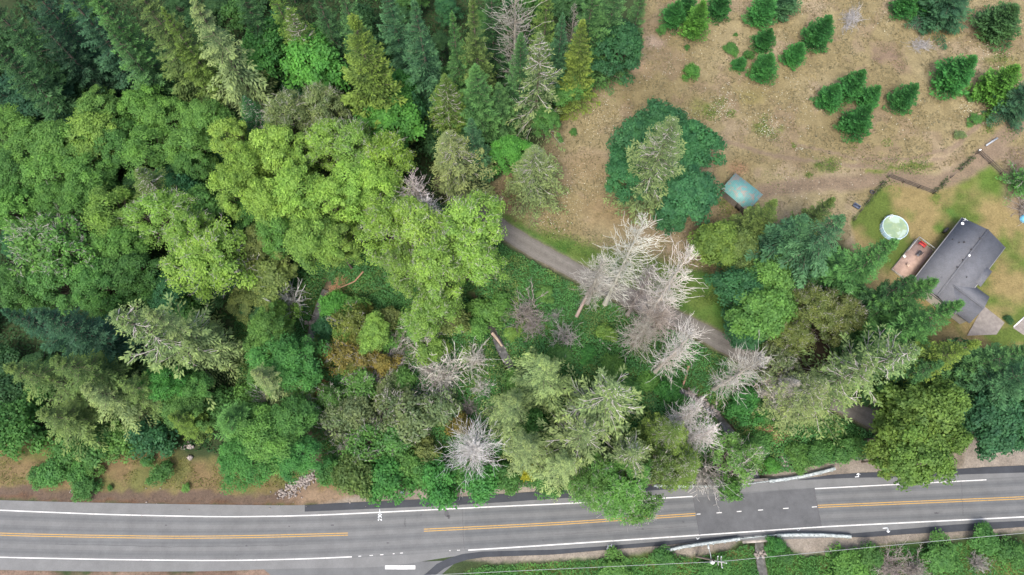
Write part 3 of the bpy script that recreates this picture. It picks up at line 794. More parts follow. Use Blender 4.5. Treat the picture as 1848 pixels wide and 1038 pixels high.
NVAR = {'AL': 4, 'AT': 3, 'AX': 2, 'MP': 3, 'SH': 3, 'ST': 3, 'FR': 4, 'HM': 3, 'CE': 2, 'CB': 3, 'SP': 2, 'YF': 3, 'DD': 4, 'DW': 1, 'DS': 4}
KNAME = {'AL': ('alder_tree','alder tree'), 'AT': ('alder_tree','alder tree'), 'AX': ('alder_tree','alder tree'), 'MP': ('maple_tree','maple tree'), 'SH': ('shrub','shrub'),
         'ST': ('shrub','shrub'), 'FR': ('fir_tree','fir tree'), 'HM': ('hemlock_tree','hemlock tree'), 'CE': ('cedar_tree','cedar tree'), 'CB': ('cedar_tree','cedar tree'),
         'SP': ('cedar_tree','cedar tree'), 'YF': ('young_fir','young fir'), 'DD': ('dead_conifer','dead tree'), 'DW': ('dead_conifer','dead tree'), 'DS': ('dead_shrub','dead shrub')}
GRP = {'AL': 'alder trees of the forest', 'AT': 'alder trees of the forest', 'AX': 'alder trees of the forest', 'MP': 'maple trees', 'SH': 'green shrubs', 'ST': 'green shrubs',
       'FR': 'fir trees of the forest', 'HM': 'hemlock trees', 'CE': 'cedar trees', 'CB': 'cedar trees', 'SP': 'cedar trees', 'YF': 'young firs on the meadow',
       'DD': 'dead grey conifers', 'DW': 'dead grey conifers', 'DS': 'dead grey shrubs'}
TINT = {'fresh': (.130,.228,.052), 'lime': (.225,.375,.078), 'lime2': (.172,.305,.066), 'yellow': (.215,.345,.060), 'mid': (.080,.200,.052), 'mid2': (.112,.245,.058), 'bright': (.066,.215,.050), 'bright2': (0.087, 0.257, 0.049),
        'teal': (.042,.140,.056), 'dteal': (.034,.098,.052), 'dark': (.050,.128,.046), 'dblue': (.040,.104,.056), 'fir': (.076,.178,.062), 'firb': (.062,.155,.070), 'firg': (.078,.190,.056),
        'olive': (.122,.200,.044), 'olive2': (.108,.172,.050), 'cedar': (.125,.195,.040), 'pale': (.178,.235,.098), 'palefir': (.165,.230,.092), 'grayg': (.150,.205,.088),
        'orange': (.215,.188,.052), 'ochre': (.165,.198,.052), 'rust': (.26,.135,.060), 'brown': (0.154, 0.203, 0.064), 'gold': (.34,.34,.03), 'young': (0.037, 0.142, 0.036), 'young2': (0.087, 0.217, 0.038),
        'white': (.62,.60,.575), 'grey': (.38,.365,.34), 'gbrown': (.34,.315,.285), 'pgrey': (.50,.485,.455)}
TWIG = {'white': (.47,.455,.42)}
RNG = np.random.RandomState(42)
PLACED = []
CNT = {}
def plant(kind, u, v, rpx, h, tint, label, group=None, lean=None):
    CNT[kind] = CNT.get(kind, -1) + 1
    d = proto(kind, CNT[kind] % NVAR[kind])
    conif = kind in ('FR','HM','CE','CB','SP','YF','DD','DW')
    zt = h if conif else h*.72
    p = P(u, v, zt)
    g = hz(p[0], p[1]); p = P(u, v, zt+g)
    R = rpx*mpp(u, v, zt*.5)
    # trees do not stand on the lanes: the base moves off them and the trunk leans out over
    b = np.array([p[0], p[1]], float)
    clear = lambda c: min(sdf_poly(c[:1], c[1:], HWP)[0] - (1.6 if h > 6 else .6), dist_line(c[:1], c[1:], DRIVE)[0] - (3.2 if h > 6 else 2.4))
    for _ in range(60):
        if clear(b) >= 0: break
        gx_ = clear(b+[.3,0])-clear(b-[.3,0]); gy_ = clear(b+[0,.3])-clear(b-[0,.3]); gg = np.array([gx_, gy_]); n_ = np.linalg.norm(gg)
        b = b + (gg/n_ if n_ > 1e-6 else np.array([.3, 1.]))*.25
    tilt = (p[:2]-b)/max(zt, 1.); p = np.array([b[0], b[1], p[2]]); g = hz(b[0], b[1])
    nm, cat = KNAME[kind]; gp_ = GRP[kind]
    if kind in ('SP','CB','CE','AT','AX','HM','FR','AL','MP'):
        for w_ in ('hemlock', 'maple', 'alder', 'cedar', 'fir'):
            if re.search(rf"\b{w_}\b", label.split(',')[0].split(' beside ')[0].split(' above ')[0].split(' under ')[0].split(' between ')[0].split(' of the ')[0].split(' below ')[0].split(' right of ')[0].split(' left of ')[0]):
                nm, cat, gp_ = w_ + '_tree', w_ + ' tree', w_ + ' trees'; break
    r = thing(nm, label, cat, (p[0], p[1], g), RNG.rand()*6.28, group or gp_)
    r.scale = (R/d['R'], R/d['R'], h/d['h'])
    if kind in ('AL','AT','AX','MP','SH','ST'):
        r.scale[0] *= RNG.uniform(.86, 1.16); r.scale[1] *= RNG.uniform(.86, 1.16); r.rotation_euler[0] = RNG.normal()*.09
    if np.hypot(*tilt) > 1e-3:
        r.rotation_mode = 'QUATERNION'; q_ = Vector((0,0,1)).rotation_difference(Vector((tilt[0], tilt[1], 1)))
        r.rotation_quaternion = q_ @ r.rotation_euler.to_quaternion()
    if lean: r.rotation_euler[0], r.rotation_euler[1] = lean; r.rotation_euler[2] = 0
    jit = (1 + (.13 if kind == 'YF' else .07)*RNG.normal())*(1 + .025*RNG.normal(size=3)); col = np.clip(np.array(TINT[tint])*jit, 0, 1)
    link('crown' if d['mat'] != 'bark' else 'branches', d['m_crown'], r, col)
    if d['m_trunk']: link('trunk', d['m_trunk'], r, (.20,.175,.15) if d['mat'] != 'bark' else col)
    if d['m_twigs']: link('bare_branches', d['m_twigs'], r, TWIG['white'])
    PLACED.append((p[0], p[1], R, h, kind, label))
    return r
TABLE = '''
FR -50 -20 62 31 dark|dark fir standing just left of the top left corner
FR -30 70 62 28 dark|dark fir on the left edge near the top corner
FR 40 10 50 28 dblue|second dark fir in the shade of the top left corner
FR 20 -60 62 31 dblue|dark blue-green fir cut off by the top left corner
FR 95 -40 55 31 dblue|dark fir on the top edge, second from the left corner
SH 68 88 32 7 mid2|yellow-green leafy sapling in the dark gap near the top left corner
AL 65 170 78 12 dteal|round blue-green broadleaf crown against the left edge, upper part
FR 158 -22 60 30 firg|mid-green fir on the top edge left of the dark gap
FR 190 45 46 25 fir|mid-green fir just above the dark gap at upper left
FR 235 -35 68 32 olive2|broad olive fir on the top edge left of the largest fir
HM 348 0 88 33 palefir|largest pale olive fir with pointed boughs at the upper left
FR 292 15 44 28 olive|narrow olive fir touching the left side of the largest upper fir
CB 440 175 46 17 teal|blue-green conifer with bare twigs below the bright maple
FR 415 -50 50 30 dark|dark fir behind the tip of the largest upper fir
FR 470 -60 44 31 olive|olive fir with a thin crown cut by the top edge, left of the pointed cedar
MP 480 90 50 18 bright|bright emerald maple right of the largest upper fir
MP 565 110 55 18 bright2|yellow-green maple left of the pointed olive cedar
CB 520 15 58 25 olive|olive cedar tip rising above the yellow-green maple
FR 560 -40 44 30 dark|dark fir at the top edge above the yellow-green maple
FR 605 -50 44 31 fir|dark green fir at the top edge above the pointed olive cedar
CE 636 28 76 34 cedar|broad pointed olive cedar, a clean cone at the top centre-left
FR 690 -50 44 29 firb|blue-green fir cut by the top edge right of the pointed olive cedar
MP 700 212 60 14 bright2|domed bright green maple at the foot of the pointed olive cedar
MP 722 165 36 13 bright|small maple crown on top of the domed bright maple
FR 747 2 58 31 firb|tall blue-green fir right of the pointed olive cedar
SH 752 192 24 12 teal|small pale teal sapling between the domed maple and the thin cedar
FR 815 20 38 28 firg|slender green fir between the blue-green fir and the olive fir
FR 852 -5 48 31 olive2|tall yellowish fir left of the dead trunk on the top edge
FR 885 -50 44 30 dark|dark fir behind the dead tree on the top edge
DD 930 -25 40 30 grey|tall grey-white dead conifer crossing the top edge
CB 802 136 54 20 olive|olive cedar with pale bare twigs above the grey cedar
FR 858 118 60 22 firg|bushy bright green fir right of the twiggy olive cedar
FR 900 150 42 15 fir|mid-green fir against the left side of the long pale cedar
FR 850 215 44 20 firb|small blue-green fir right of the grey cedar
AL 918 268 40 10 bright2|bright green round crown beside the meadow, above the road bend
CB 806 240 76 20 pale|grey-green cedar covered in bare pale twigs at centre-left
SP 976 60 64 28 palefir|long pale cedar with bare branches on the meadow edge
FR 940 60 44 25 fir|fir hidden between the dead tree and the long pale cedar
FR 990 -45 40 30 olive|olive fir at the top edge above the long pale cedar
FR 1016 25 38 24 firb|narrow blue-green fir at top, left of the olive cedar by the meadow
DD 1038 8 14 21 grey|thin grey dead spire behind the narrow blue-green fir
CE 1052 36 46 23 cedar|stubby yellow-olive cedar at the top by the meadow
MP 1103 82 40 17 teal|blue-green rounded tree on the meadow edge at the top
FR 1075 -35 54 29 firg|green fir cut by the top edge above the stubby cedar
FR 1120 -55 54 28 fir|fir on the top edge above the blue-green rounded tree
FR 1166 -35 34 24 firg|last forest fir along the top edge, beside the sandy patch
MP 1035 145 38 8 mid|low green tree at the meadow edge below the stubby cedar
AL 985 215 30 10 mid|green tree at the meadow edge right of the long pale cedar
AL 180 195 42 13 mid2|green alder on the right of the blue-green left-edge crown
AL 258 192 44 13 mid2|green alder right below the dark gap
AL 305 222 44 14 mid2|green alder below the largest upper fir, left one
AL 370 215 46 14 mid2|green alder below the largest upper fir, right one
AL 22 235 46 12 mid2|green alder on the left edge below the blue-green crown
AL 60 262 44 13 mid2|green alder second from the left edge, upper middle
AL 108 258 50 14 mid2|mid-green alder above the twig-topped brown cedar, far left
AL 170 245 52 14 lime2|yellowish alder crown left of centre in the upper forest
AL 205 262 44 13 mid|darker alder beside the yellowish alder
AL 272 268 46 14 mid2|green alder directly right of the yellowish alder
AL 330 265 46 14 mid2|green alder left of the lime alder grove
AL 25 310 46 12 mid|alder on the left edge, level with the brown cedar
AL 95 312 52 13 mid2|alder left of the brown twiggy cedar
AL 160 322 44 13 mid2|alder touching the left of the brown twiggy cedar
CB 248 306 68 17 olive2|brownish olive cedar with pale radiating twigs, left forest
AL 345 300 36 12 mid|dark alder between brown cedar and lime grove
SH 340 338 28 10 teal|small deep teal crown right of the brown cedar
AL 30 375 48 13 mid2|green alder on the left edge beside the grey dead branches
AL 95 360 44 12 mid2|green alder above the grey dead branches at left
DS 118 392 44 8 gbrown|grey-brown dead branches arching at far left
DS 148 424 26 7 grey|small grey dead twigs below the arching dead branches
AL 200 385 50 14 lime2|bright alder right of the grey dead branches
AL 148 350 40 13 mid2|alder between grey dead branches and brown cedar
AT 280 398 58 16 lime2|alder with dense pale twigs, left of the leaning alder
AT 372 462 66 17 lime|large leaning alder with long white twigs in the left middle
AT 340 425 46 17 lime|lime alder top behind the leaning alder
AL 310 350 32 12 teal|teal-green alder below the small deep teal crown
MP 365 388 40 13 mid|green maple between the leaning alder and lime grove
AX 60 442 66 15 mid2|faded green alder with grey twigs at the left edge
AX 132 455 60 15 mid2|faded green alder with grey twigs, right one of the pair
AL 215 440 48 13 mid2|green alder in the left middle, below the bright alder
AL 180 500 50 13 mid|mid-green alder above the drooping fir
AL 240 505 56 13 mid|blue-tinged green alder above the tilted pale fir
AL 300 520 44 10 teal|dark teal alder right of the blue-tinged alder
AL 100 510 50 13 mid|green alder below the pair with grey twigs
AL 30 510 44 13 mid|green alder at the left edge above the dark firs
AL 400 520 44 8 dark|dark shadowed crown below the leaning alder
AL 415 250 38 17 lime|lime alder, top left crown of the lime grove
AL 452 300 50 18 lime|lime alder on the left side of the lime grove
AL 428 352 48 17 lime|lime alder, lower left crown of the lime grove
AT 520 222 44 18 grayg|greyish twiggy alder top on the upper edge of the lime grove
AT 565 215 42 18 pale|pale alder crown at the upper right of the greyish twiggy one
AT 590 250 44 18 lime|lime alder below the pale crown in the grove
AL 510 285 52 19 lime|lime alder in the upper middle of the lime grove
AL 545 330 54 19 lime|lime alder in the heart of the lime grove
AL 490 360 50 18 lime|lime alder left of the grove heart
AT 640 265 48 18 lime2|greener alder at the top right of the lime grove
AT 700 285 50 18 yellow|yellowest alder crown beside the grey dead conifer
AL 630 330 50 18 lime|lime alder in the right half of the grove
AL 680 345 46 18 lime|lime alder just left of the grey dead conifer
AL 600 385 52 18 lime|lime alder in the lower middle of the grove
AL 560 420 52 17 lime2|lime alder low in the grove above the tangled slope
AL 610 445 44 15 lime2|greener alder at the lower edge of the lime grove
AL 500 415 44 14 mid2|mid-green alder under the lower left of the grove
AL 455 395 36 13 mid|darker alder under the left side of the grove
DD 742 318 27 20 pgrey|grey dead conifer between the yellow alder and the grey cedar
DD 770 358 24 17 white|white dead branches at the foot of the grey cedar
AT 700 420 58 18 lime|left crown of the big round alder group beside the driveway
AT 765 425 62 20 lime|middle crown of the big round alder group
AT 845 415 64 20 lime|right crown of the big round alder group, nearest the driveway
AT 800 480 66 20 lime|big alder crown with white limbs showing at its centre
AT 860 470 50 17 lime|alder crown over the driveway start
AT 745 478 48 16 lime2|alder crown lower left in the round group
AT 790 545 50 14 lime2|lowest lime crown of the round alder group
SH 820 572 28 5 brown|golden-brown small crown below the round alder group
CB 965 266 66 17 palefir|lone pale conifer with white branches at the edge of the meadow
MP 1155 245 52 12 teal|dark teal maple, upper left of the clump on the meadow
MP 1195 228 50 13 teal|dark teal maple, top of the clump on the meadow
MP 1248 265 56 13 teal|dark teal maple, right side of the clump on the meadow
MP 1240 335 52 12 teal|dark teal maple, lower right of the clump by the shed
MP 1130 315 44 10 teal|dark teal maple, left fringe of the clump on the meadow
MP 1215 385 34 8 teal|dark teal foliage at the bottom of the meadow clump
CB 1216 215 82 27 palefir|tall pale cedar with white limbs in front of the dark teal clump
YF 1226 2 25 7.0 young|young fir right of the sandy patch on the top edge
SH 1194 53 9 1.6 mid|small round bush left on the sandy patch
SH 1206 45 4 0.8 mid|tiny sprig beside the small round bush
YF 1270 2 29 10.0 young2|tall yellow-green young fir near the top edge
YF 1252 -20 23 8.0 young|young fir behind the tall yellow-green young fir
YF 1312 -22 27 8.0 young|young fir cut by the top edge left of the dense trio
SH 1320 88 13 1.2 mid|flat green bush on the upper meadow
SH 1240 85 5 0.8 mid|tiny tuft below the tall yellow-green young fir
SH 1328 62 4 0.6 mid|tiny tuft above the flat green bush
SH 1249 127 13 2.8 bright2|small bright ball-shaped bush alone on the meadow
YF 1392 -10 31 8.0 young|young fir on the top edge above the diagonal row
YF 1430 -25 31 8.0 firb|bluish young fir on the top edge, right of the diagonal row
YF 1392 52 23 6.0 young|young fir, top one of the diagonal row of three
YF 1392 98 29 7.0 young|young fir, largest and lowest of the diagonal row
YF 1340 105 16 3.2 young|small young fir at the left end of the diagonal row
SH 1352 98 10 1.5 mid|low bush joining the small young fir to the larger one
YF 1499 30 32 8.5 young|dark pointed young fir leaning toward the grey brush pile
YF 1448 78 24 6.0 young|young fir left below the pointed one by the brush pile
YF 1514 152 28 6.5 young|left young fir of the cluster of four
YF 1560 127 30 8.0 young|tallest young fir at the top of the cluster of four
YF 1588 156 25 6.0 young|right young fir of the cluster of four
YF 1572 190 33 8.5 young|bottom young fir of the cluster of four
YF 1656 153 28 7.5 young|lone young fir standing right of the cluster of four
YF 1760 103 42 9.5 young|big rounded young fir at the right, darker of the pair
YF 1838 119 42 9.5 young2|big young fir at the right with a yellow-green tip
FR 1895 140 44 12 dblue|dark fir cut by the right edge beside the yellow-tipped young fir
FR 1755 -45 62 13 dblue|large dark blue-green fir on the top edge at the right
YF 1655 -20 27 7.0 young|young fir cut by the top edge above the brush
YF 1835 10 46 8.0 dark|dark rounded fir in the top right corner
YF 1700 -30 27 8.0 young|small fir left of the large dark fir at top right
SP 1886 300 40 8 mid|leafy narrow tree at the right edge above the house lawn
DS 1862 375 26 2 gbrown|brown leafless shrub at the right edge of the lawn
SH 1812 487 0 0 mid|skip
MP 1300 440 46 11 olive|dark olive rounded tree left of the big fir
MP 1345 450 42 11 olive2|olive rounded tree next to the big fir
CE 1400 362 46 18 olive2|olive-brown conifer tip above the big fir, left of two
CE 1505 358 42 18 olive2|olive-brown conifer tip above the big fir, right of two
FR 1455 390 76 23 firb|blue-green big fir, left part, with pale branches
HM 1522 392 92 28 firb|biggest blue-green fir with drooping boughs, left of the pool
FR 1618 435 72 25 firg|green fir whose tip reaches over the pool
FR 1652 500 54 23 dark|dark green fir between the pool fir and the house
FR 1736 546 72 28 firg|large green fir overlapping the house roof
FR 1690 505 66 25 firg|green fir beside the deck
MP 1345 520 46 12 teal|teal-green maple right beside the driveway
MP 1385 505 44 14 mid2|yellow-green maple crown at the top of the roadside maples
MP 1375 560 52 14 mid2|broad yellow-green maple over the driveway
MP 1345 592 38 8 teal|low teal foliage beside the lower driveway
AT 1465 555 52 14 brown|tan-leaved maple with mottled brown crown
AT 1505 575 44 14 brown|smaller tan crown right of the mottled tan maple
AT 1430 600 36 12 brown|tan crown lower left of the mottled tan maple
AX 1412 655 42 10 grayg|grey twiggy tree at the driveway's lower end
SP 1655 632 88 28 palefir|pale cedar with white branches leaning over toward the right forest
SP 1580 650 76 25 palefir|pale cedar with white branches, middle one of the leaning trio
CB 1490 690 70 18 pale|pale cedar left in the leaning trio, above the gravel shoulder
CB 1440 690 46 13 grey|greyish thin cedar at the left side of the leaning trio
CE 1768 618 56 28 cedar|yellow-olive conifer below the concrete drive
FR 1700 655 58 21 dark|dark fir in the right forest behind the leaning cedars
FR 1862 628 66 24 fir|dark green fir at the right edge below the concrete drive
FR 1905 660 74 26 firb|blue-green fir cut by the right edge
MP 1790 745 58 14 teal|dark teal maple at the right edge above the gravel pull-out
MP 1835 770 46 12 teal|deep teal crown on the right edge above the pull-out
MP 1830 700 46 15 teal|teal crown on the right edge above the dark teal maple
MP 1660 755 66 17 fresh|olive-green maple behind the one over the highway
MP 1700 735 46 17 fresh|olive crown upper right of the maple over the highway
MP 1655 822 50 17 fresh|olive-green maple overhanging the highway
MP 1630 780 50 16 olive|darker olive crown on the left of the highway maple
DD 1163 396 42 31 white|tallest white dead conifer, left of the dead trio, over the driveway
DD 1246 455 40 32 white|white dead conifer right of the dead trio, over the driveway
DD 1088 470 36 22 grey|reddish broken dead trunk with long side branches
DD 1180 480 36 18 gbrown|brownish dead conifer between the two tallest dead ones
DD 1256 597 36 28 pgrey|white dead conifer standing lower, beside the driveway bend
DD 1380 645 36 25 pgrey|pale dead conifer leaning right over the creek
DD 1200 560 38 15 gbrown|brownish dead conifer under the white crowns
DD 1165 590 36 12 gbrown|low brown dead conifer on the slope under the dead trio
DW 850 808 52 11 white|brilliant white dead tree fanned out beside the highway
DS 505 535 36 7 white|white dead twigs over the small half-living shrub
SH 510 562 26 6 lime2|half-living green shrub below the white twigs
ST 450 470 50 10 ochre|brown-green maple in the hollow right of the leaning alder
MP 490 500 46 9 brown|brown-green maple crown above the white twigs
AL 470 440 40 11 brown|olive-brown tree top under the lime grove
AL 440 540 38 8 brown|dull olive tree by the dark stream gap
SH 600 550 25 4 bright2|neat round bright green bush by the little stream
SH 585 590 22 3.5 teal|teal bush just below the neat round bush
AL 515 635 54 13 bright|soft green alder left of the little stream
AL 480 600 44 11 mid2|soft green alder, upper left neighbour by the stream
AL 490 680 44 11 mid2|soft green alder low above the roadside trees
AX 545 690 30 7 mid2|twiggy green shrub tree by the stream's lower end
ST 632 575 34 7 ochre|ochre-green vine maple right of the neat round bush
ST 608 632 28 6 orange|orange-turning vine maple, lower left
MP 675 598 32 7 lime2|lime-green vine maple at the right of the orange ones
ST 660 640 26 5 orange|orange vine maple on the tangled slope
SH 695 655 20 4 orange|small orange shrub at the edge of the fallen stems
SH 700 575 26 4 brown|brownish shrub above right of the vine maples
SH 640 555 26 4 mid2|green shrub above the orange vine maples
SH 577 698 15 3 rust|small round rust-red bush
SH 545 715 26 4 brown|brownish bush left of the rust-red bush
DS 665 655 46 2.2 pgrey|pale fallen stems sprawled below the orange maples
DS 700 660 40 2.0 grey|grey fallen stems right of the pale sprawl
DS 760 600 34 5 white|white branched dead top, upper one on the open slope
DS 805 665 40 5 white|white dead crown in the middle of the open slope
DS 855 645 26 5 white|curled white dead limb on the open slope
DS 785 690 36 2.5 grey|grey heap of dead stems below the white dead crown
DS 737 715 28 2.5 pgrey|pale bundle of dead twigs left of the grey heap
SH 775 632 24 4 lime2|lime sprig between the two white dead tops
SH 745 585 28 4 mid2|green shrub beside the upper white dead top
DS 720 600 26 3 gbrown|brown dead twigs above the open slope
DS 950 560 34 4 gbrown|brown-grey dead bush on the green slope
DS 965 585 24 3 gbrown|lower lobe of the dead bush on the green slope
DS 1022 603 26 4 pgrey|grey dead bush left below the dead trio
SH 640 740 34 6 grayg|grey-green twiggy willow in the roadside thicket
ST 605 760 34 6 grayg|grey-green willow left in the roadside thicket
ST 655 700 34 5 mid2|green willow above the roadside thicket
ST 700 740 36 6 grayg|pale willow in the middle of the thicket
DS 668 770 22 5 pgrey|pale dead twigs in the thicket
DS 622 805 20 5 pgrey|pale curved dead twigs at the thicket's left
ST 750 760 40 7 grayg|grey twiggy willow left of the brilliant white dead tree
ST 790 745 36 6 grayg|grey twiggy willow above left of the white dead tree
ST 660 800 34 6 mid2|green willow in the lower thicket
ST 710 790 36 6 mid|green willow right of centre in the thicket
SH 770 815 26 4 brown|brown-tinged shrub left of the white dead tree
SH 830 765 22 4 orange|small orange shrub above the white dead tree
ST 590 720 30 5 mid2|green willow right of the rust-red bush
ST 560 745 28 5 mid|green shrub above the stony gully
SH 640 855 40 6 olive2|olive round shrub beside the highway
SH 595 850 26 4 mid|green bush right of the stony gully
SH 700 866 34 5 bright|bright green bush at the highway, left one
SH 665 880 20 3 mid|small green bush at the highway beside the bright left one
SH 790 872 40 5 bright|bright green bush at the highway, middle one
SH 760 850 26 4 mid|green bush behind the middle highway bush
SH 868 868 34 5 bright|bright green bush below the white dead tree
SH 735 835 30 4 mid2|light green bush in the thicket behind the highway bushes
SH 830 850 26 4 mid|green bush left of the white dead tree's trunk
SH 725 690 26 3 mid2|low green shrub above the pale dead twig bundle
SH 915 862 28 4 mid|green bush right of the bright highway bushes
SH 945 850 16 3 gold|yellow-flowering bush beside the highway
SH 968 855 12 2.5 gold|smaller yellow-flowering bush beside the highway
SH 990 868 28 4 mid|green bush under the big hemlocks
HM 985 655 84 24 palefir|pale hemlock, uppermost of the roadside group
HM 925 720 66 22 palefir|pale hemlock, left of the roadside group
HM 950 800 66 21 palefir|lower left hemlock of the roadside group
SP 1110 700 100 25 palefir|hemlock with a white bare top, right of the uppermost pale one
SP 1060 775 88 22 palefir|twiggy hemlock in the middle of the roadside group
HM 1020 835 64 19 palefir|hemlock low in the group beside the highway
AT 1120 885 58 15 mid2|green alder leaning out over the highway
AX 1145 920 38 13 mid2|twiggy alder tip hanging over the centre line
AT 1080 880 48 13 mid2|olive alder left of the one over the highway
SP 1150 815 74 19 palefir|olive half-bare conifer between hemlocks and curved cedar
CB 1225 775 60 17 olive|cedar with a fan of curved bare branches
CB 1255 835 52 16 olive|yellowish cedar with curved bare branches near the guard rail
DD 1262 735 30 18 pgrey|white curved dead branches on top of the fan cedar
AX 1320 815 42 9 mid2|green half-dead tree left of the creek crossing
DS 1335 830 34 9 pgrey|white twigs over the half-dead tree
DS 1290 872 36 8 white|ghostly white twigs hanging over the guard rail
SH 1315 890 20 7 mid2|green tuft hanging over the highway beside the white twigs
MP 1250 870 0 0 mid|skip
CE 205 566 0 0 olive|skip
SP 205 566 108 30 palefir|tilted pale fir with long spreading boughs, left middle
HM 262 560 70 28 palefir|pale fir behind the tilted one
FR 60 560 70 28 dteal|dark teal fir at the left edge, middle
FR 5 560 60 28 dteal|dark teal fir cut by the left edge, middle
AL 200 620 46 9 teal|teal undergrowth tree left of the tilted pale fir
HM 95 650 90 24 olive2|olive hemlock with layered boughs at lower left
HM 10 660 78 24 olive2|olive hemlock on the left edge, lower
HM 150 700 76 21 palefir|olive hemlock right of centre in the lower left group
HM 70 745 76 18 olive2|lowest olive hemlock above the dry verge
SH 20 770 50 7 mid|green tree on the left edge above the dry verge
HM 215 690 56 18 olive2|olive hemlock above the rocky stream gap
AL 295 690 40 12 bright|bright leafy crown below the tilted pale fir
AL 330 730 42 10 mid|green crown below the bright leafy crown
HM 455 670 58 18 palefir|pale fir with a broken white tip right of the tilted one
AL 345 690 34 9 mid|green crown in the shade of the tilted pale fir
SH 262 785 34 6 teal|teal bush by the rocky stream gap
CE 305 752 36 12 olive|small olive cedar above the dry verge
SH 170 790 40 6 mid|green bush on the upper edge of the dry verge
SH 130 800 34 5 mid|green bush on the dry verge's upper edge, further left
SH 215 795 34 5 mid2|light green bush on the dry verge's upper edge
FR 400 755 62 14 mid|dense green conifer at the verge's right end
AL 480 790 62 11 mid2|light green round crown beside the stony gully
AL 450 835 56 9 bright|bright green crown touching the roadside
AL 520 760 50 10 mid|green crown upper right of the light green one
AL 535 820 42 9 bright|bright green crown at the gully's left bank
SH 95 845 30 3.2 mid|green bramble clump on the dry verge, far left
SH 70 860 20 2 mid|small bramble left of the verge clump
SH 140 850 22 2.2 mid|bramble right of the far left verge clump
SH 165 845 16 2 mid2|narrow bramble in the middle of the verge
SH 150 880 24 2.2 mid|bramble at the road edge of the verge
SH 285 855 19 2.2 mid|round bramble alone on the dry verge
SH 265 832 12 1.5 mid|small sprig above the round bramble
SH 198 880 5 .7 mid|tiny tuft near the road on the dry verge
SH 335 880 8 .8 mid2|small pale tuft on the right part of the verge
SH 1400 985 18 2.2 bright|bright bush beside the creek below the highway
SH 1420 1005 14 1.8 mid|smaller bush beside the creek below the highway
SH 1200 1010 22 2 mid|green bush below the highway left of the utility pole
SH 1290 1030 24 2 mid|green bush just below the utility pole
SH 1530 1025 34 2.6 mid2|light green bush at the bottom edge
SH 1570 1005 24 2.2 mid|green bush below the right guard rail end
SH 1700 1000 28 2.4 mid|green bush at lower right below the shoulder
SH 1780 975 24 2.4 mid|green bush in the lower right corner area
SH 1835 1000 28 2.4 mid|green bush in the lower right corner
SH 1110 1025 24 2 mid2|low green bush at the bottom edge, left of the pole
DS 1615 1025 34 3 gbrown|grey leafless shrub at the bottom edge
DS 1660 1030 26 3 gbrown|smaller grey leafless shrub at the bottom edge
DS 1775 1015 18 2.5 grey|thin dead stems in the lower right corner
SH 1310 800 22 3 mid|bush left of the creek pool
SH 1395 735 26 3 mid|green bush right of the leaning dead conifer
SH 1350 735 28 3.5 bright|fresh green bush by the creek pool
SH 1370 800 22 2.4 mid|green bush above the rock pile
SH 1440 825 22 2.4 mid2|light green bush at the gravel shoulder
SH 1395 840 14 1.6 bright2|bright tuft by the bridge
SH 1480 815 24 2.4 mid|green bush below the pale cedars
SH 1530 810 24 2.4 mid|green bush beside the shoulder's bin bag
SH 1210 705 26 3.5 bright|fresh green bush above the fan cedar
SH 1105 660 20 2.5 mid2|green bush under the dead conifers
SH 1095 600 18 2.5 lime2|lime sprig beneath the dead trio
SH 1760 215 12 1.2 mid|leafy bush with white blossom near the track
SH 1752 175 9 .8 mid|small weed bush below the big young firs
SH 1733 243 10 .9 grayg|whitish flowering bush beside the track
SH 1785 210 11 .9 mid2|pale weed clump beside the track
SH 1035 237 7 .8 mid|single weed tuft on the left meadow
SH 1822 577 8 .9 dark|small dark ornamental bush by the concrete
SH 400 728 34 5 mid|green tree crown over the stream below the tilted fir
SH 448 716 34 5 mid2|light green tree crown right of the stream gap
SH 480 712 28 4 mid|green shrub between the two soft green alders and the stream
SH 60 715 30 5 mid|green shrub hidden in the lower left hemlocks
SH 15 705 34 6 dark|dark green shrub at the left edge among the hemlocks
SH 330 752 24 4 mid|green shrub right of the rocky stream gap
SH 1130 697 28 3 mid|green bush over the creek right of the bare-topped hemlock
SH 1170 690 20 2.4 mid2|green bush at the creek's first bend
SH 930 690 24 3 mid2|green bush at the foot of the uppermost pale hemlock
SH 965 715 26 3 mid|green bush over the creek under the hemlocks
SH 560 690 22 3 mid2|pale green bush at the stream's lower end
SH 612 560 18 3 mid|green bush right of the neat round bush
ST 700 700 26 4 grayg|small pale willow above the pale twig bundle
SH 880 560 30 4 mid2|light green shrub below the round alder group
SH 860 590 22 3 mid2|light green shrub left of the split log
SH 840 640 14 1.2 lime2|little lime weed patch on the open slope
SH 780 560 26 4 mid|green shrub under the lowest lime crown
SH 645 610 22 4 ochre|small ochre shrub between the vine maples
SH 620 600 20 4 lime2|yellow-green shrub in the middle of the vine maples
SH 650 560 18 4 ochre|ochre shrub at the top of the vine maple patch
SH 590 645 18 3 ochre|ochre shrub at the left foot of the vine maples
SH 675 625 18 4 orange|little orange crown below the lime vine maple
SH 700 610 18 3 mid2|green shrub right of the vine maples
SH 630 660 20 3 ochre|ochre shrub above the pale sprawl of stems
MP 1690 795 36 16 fresh|small olive crown on the right flank of the highway maple
MP 1612 835 32 13 olive|low olive crown on the left flank of the highway maple
DD 1288 775 30 16 white|second fan of white curved dead branches, just above the guard rail
DD 1218 772 24 14 pgrey|pale slim dead conifer at the left of the fan cedar
AX 1185 850 40 13 olive2|thin olive half-bare tree between the road alder and the guard rail
DS 470 712 16 9 white|white broken twig at the tip of the pale fir
DS 690 755 18 5 pgrey|small pale twig tangle in the middle of the thicket
DS 600 770 18 5 grey|small grey twig tangle at the left of the thicket
DS 545 700 16 3 gbrown|dry brown twigs beside the little stream
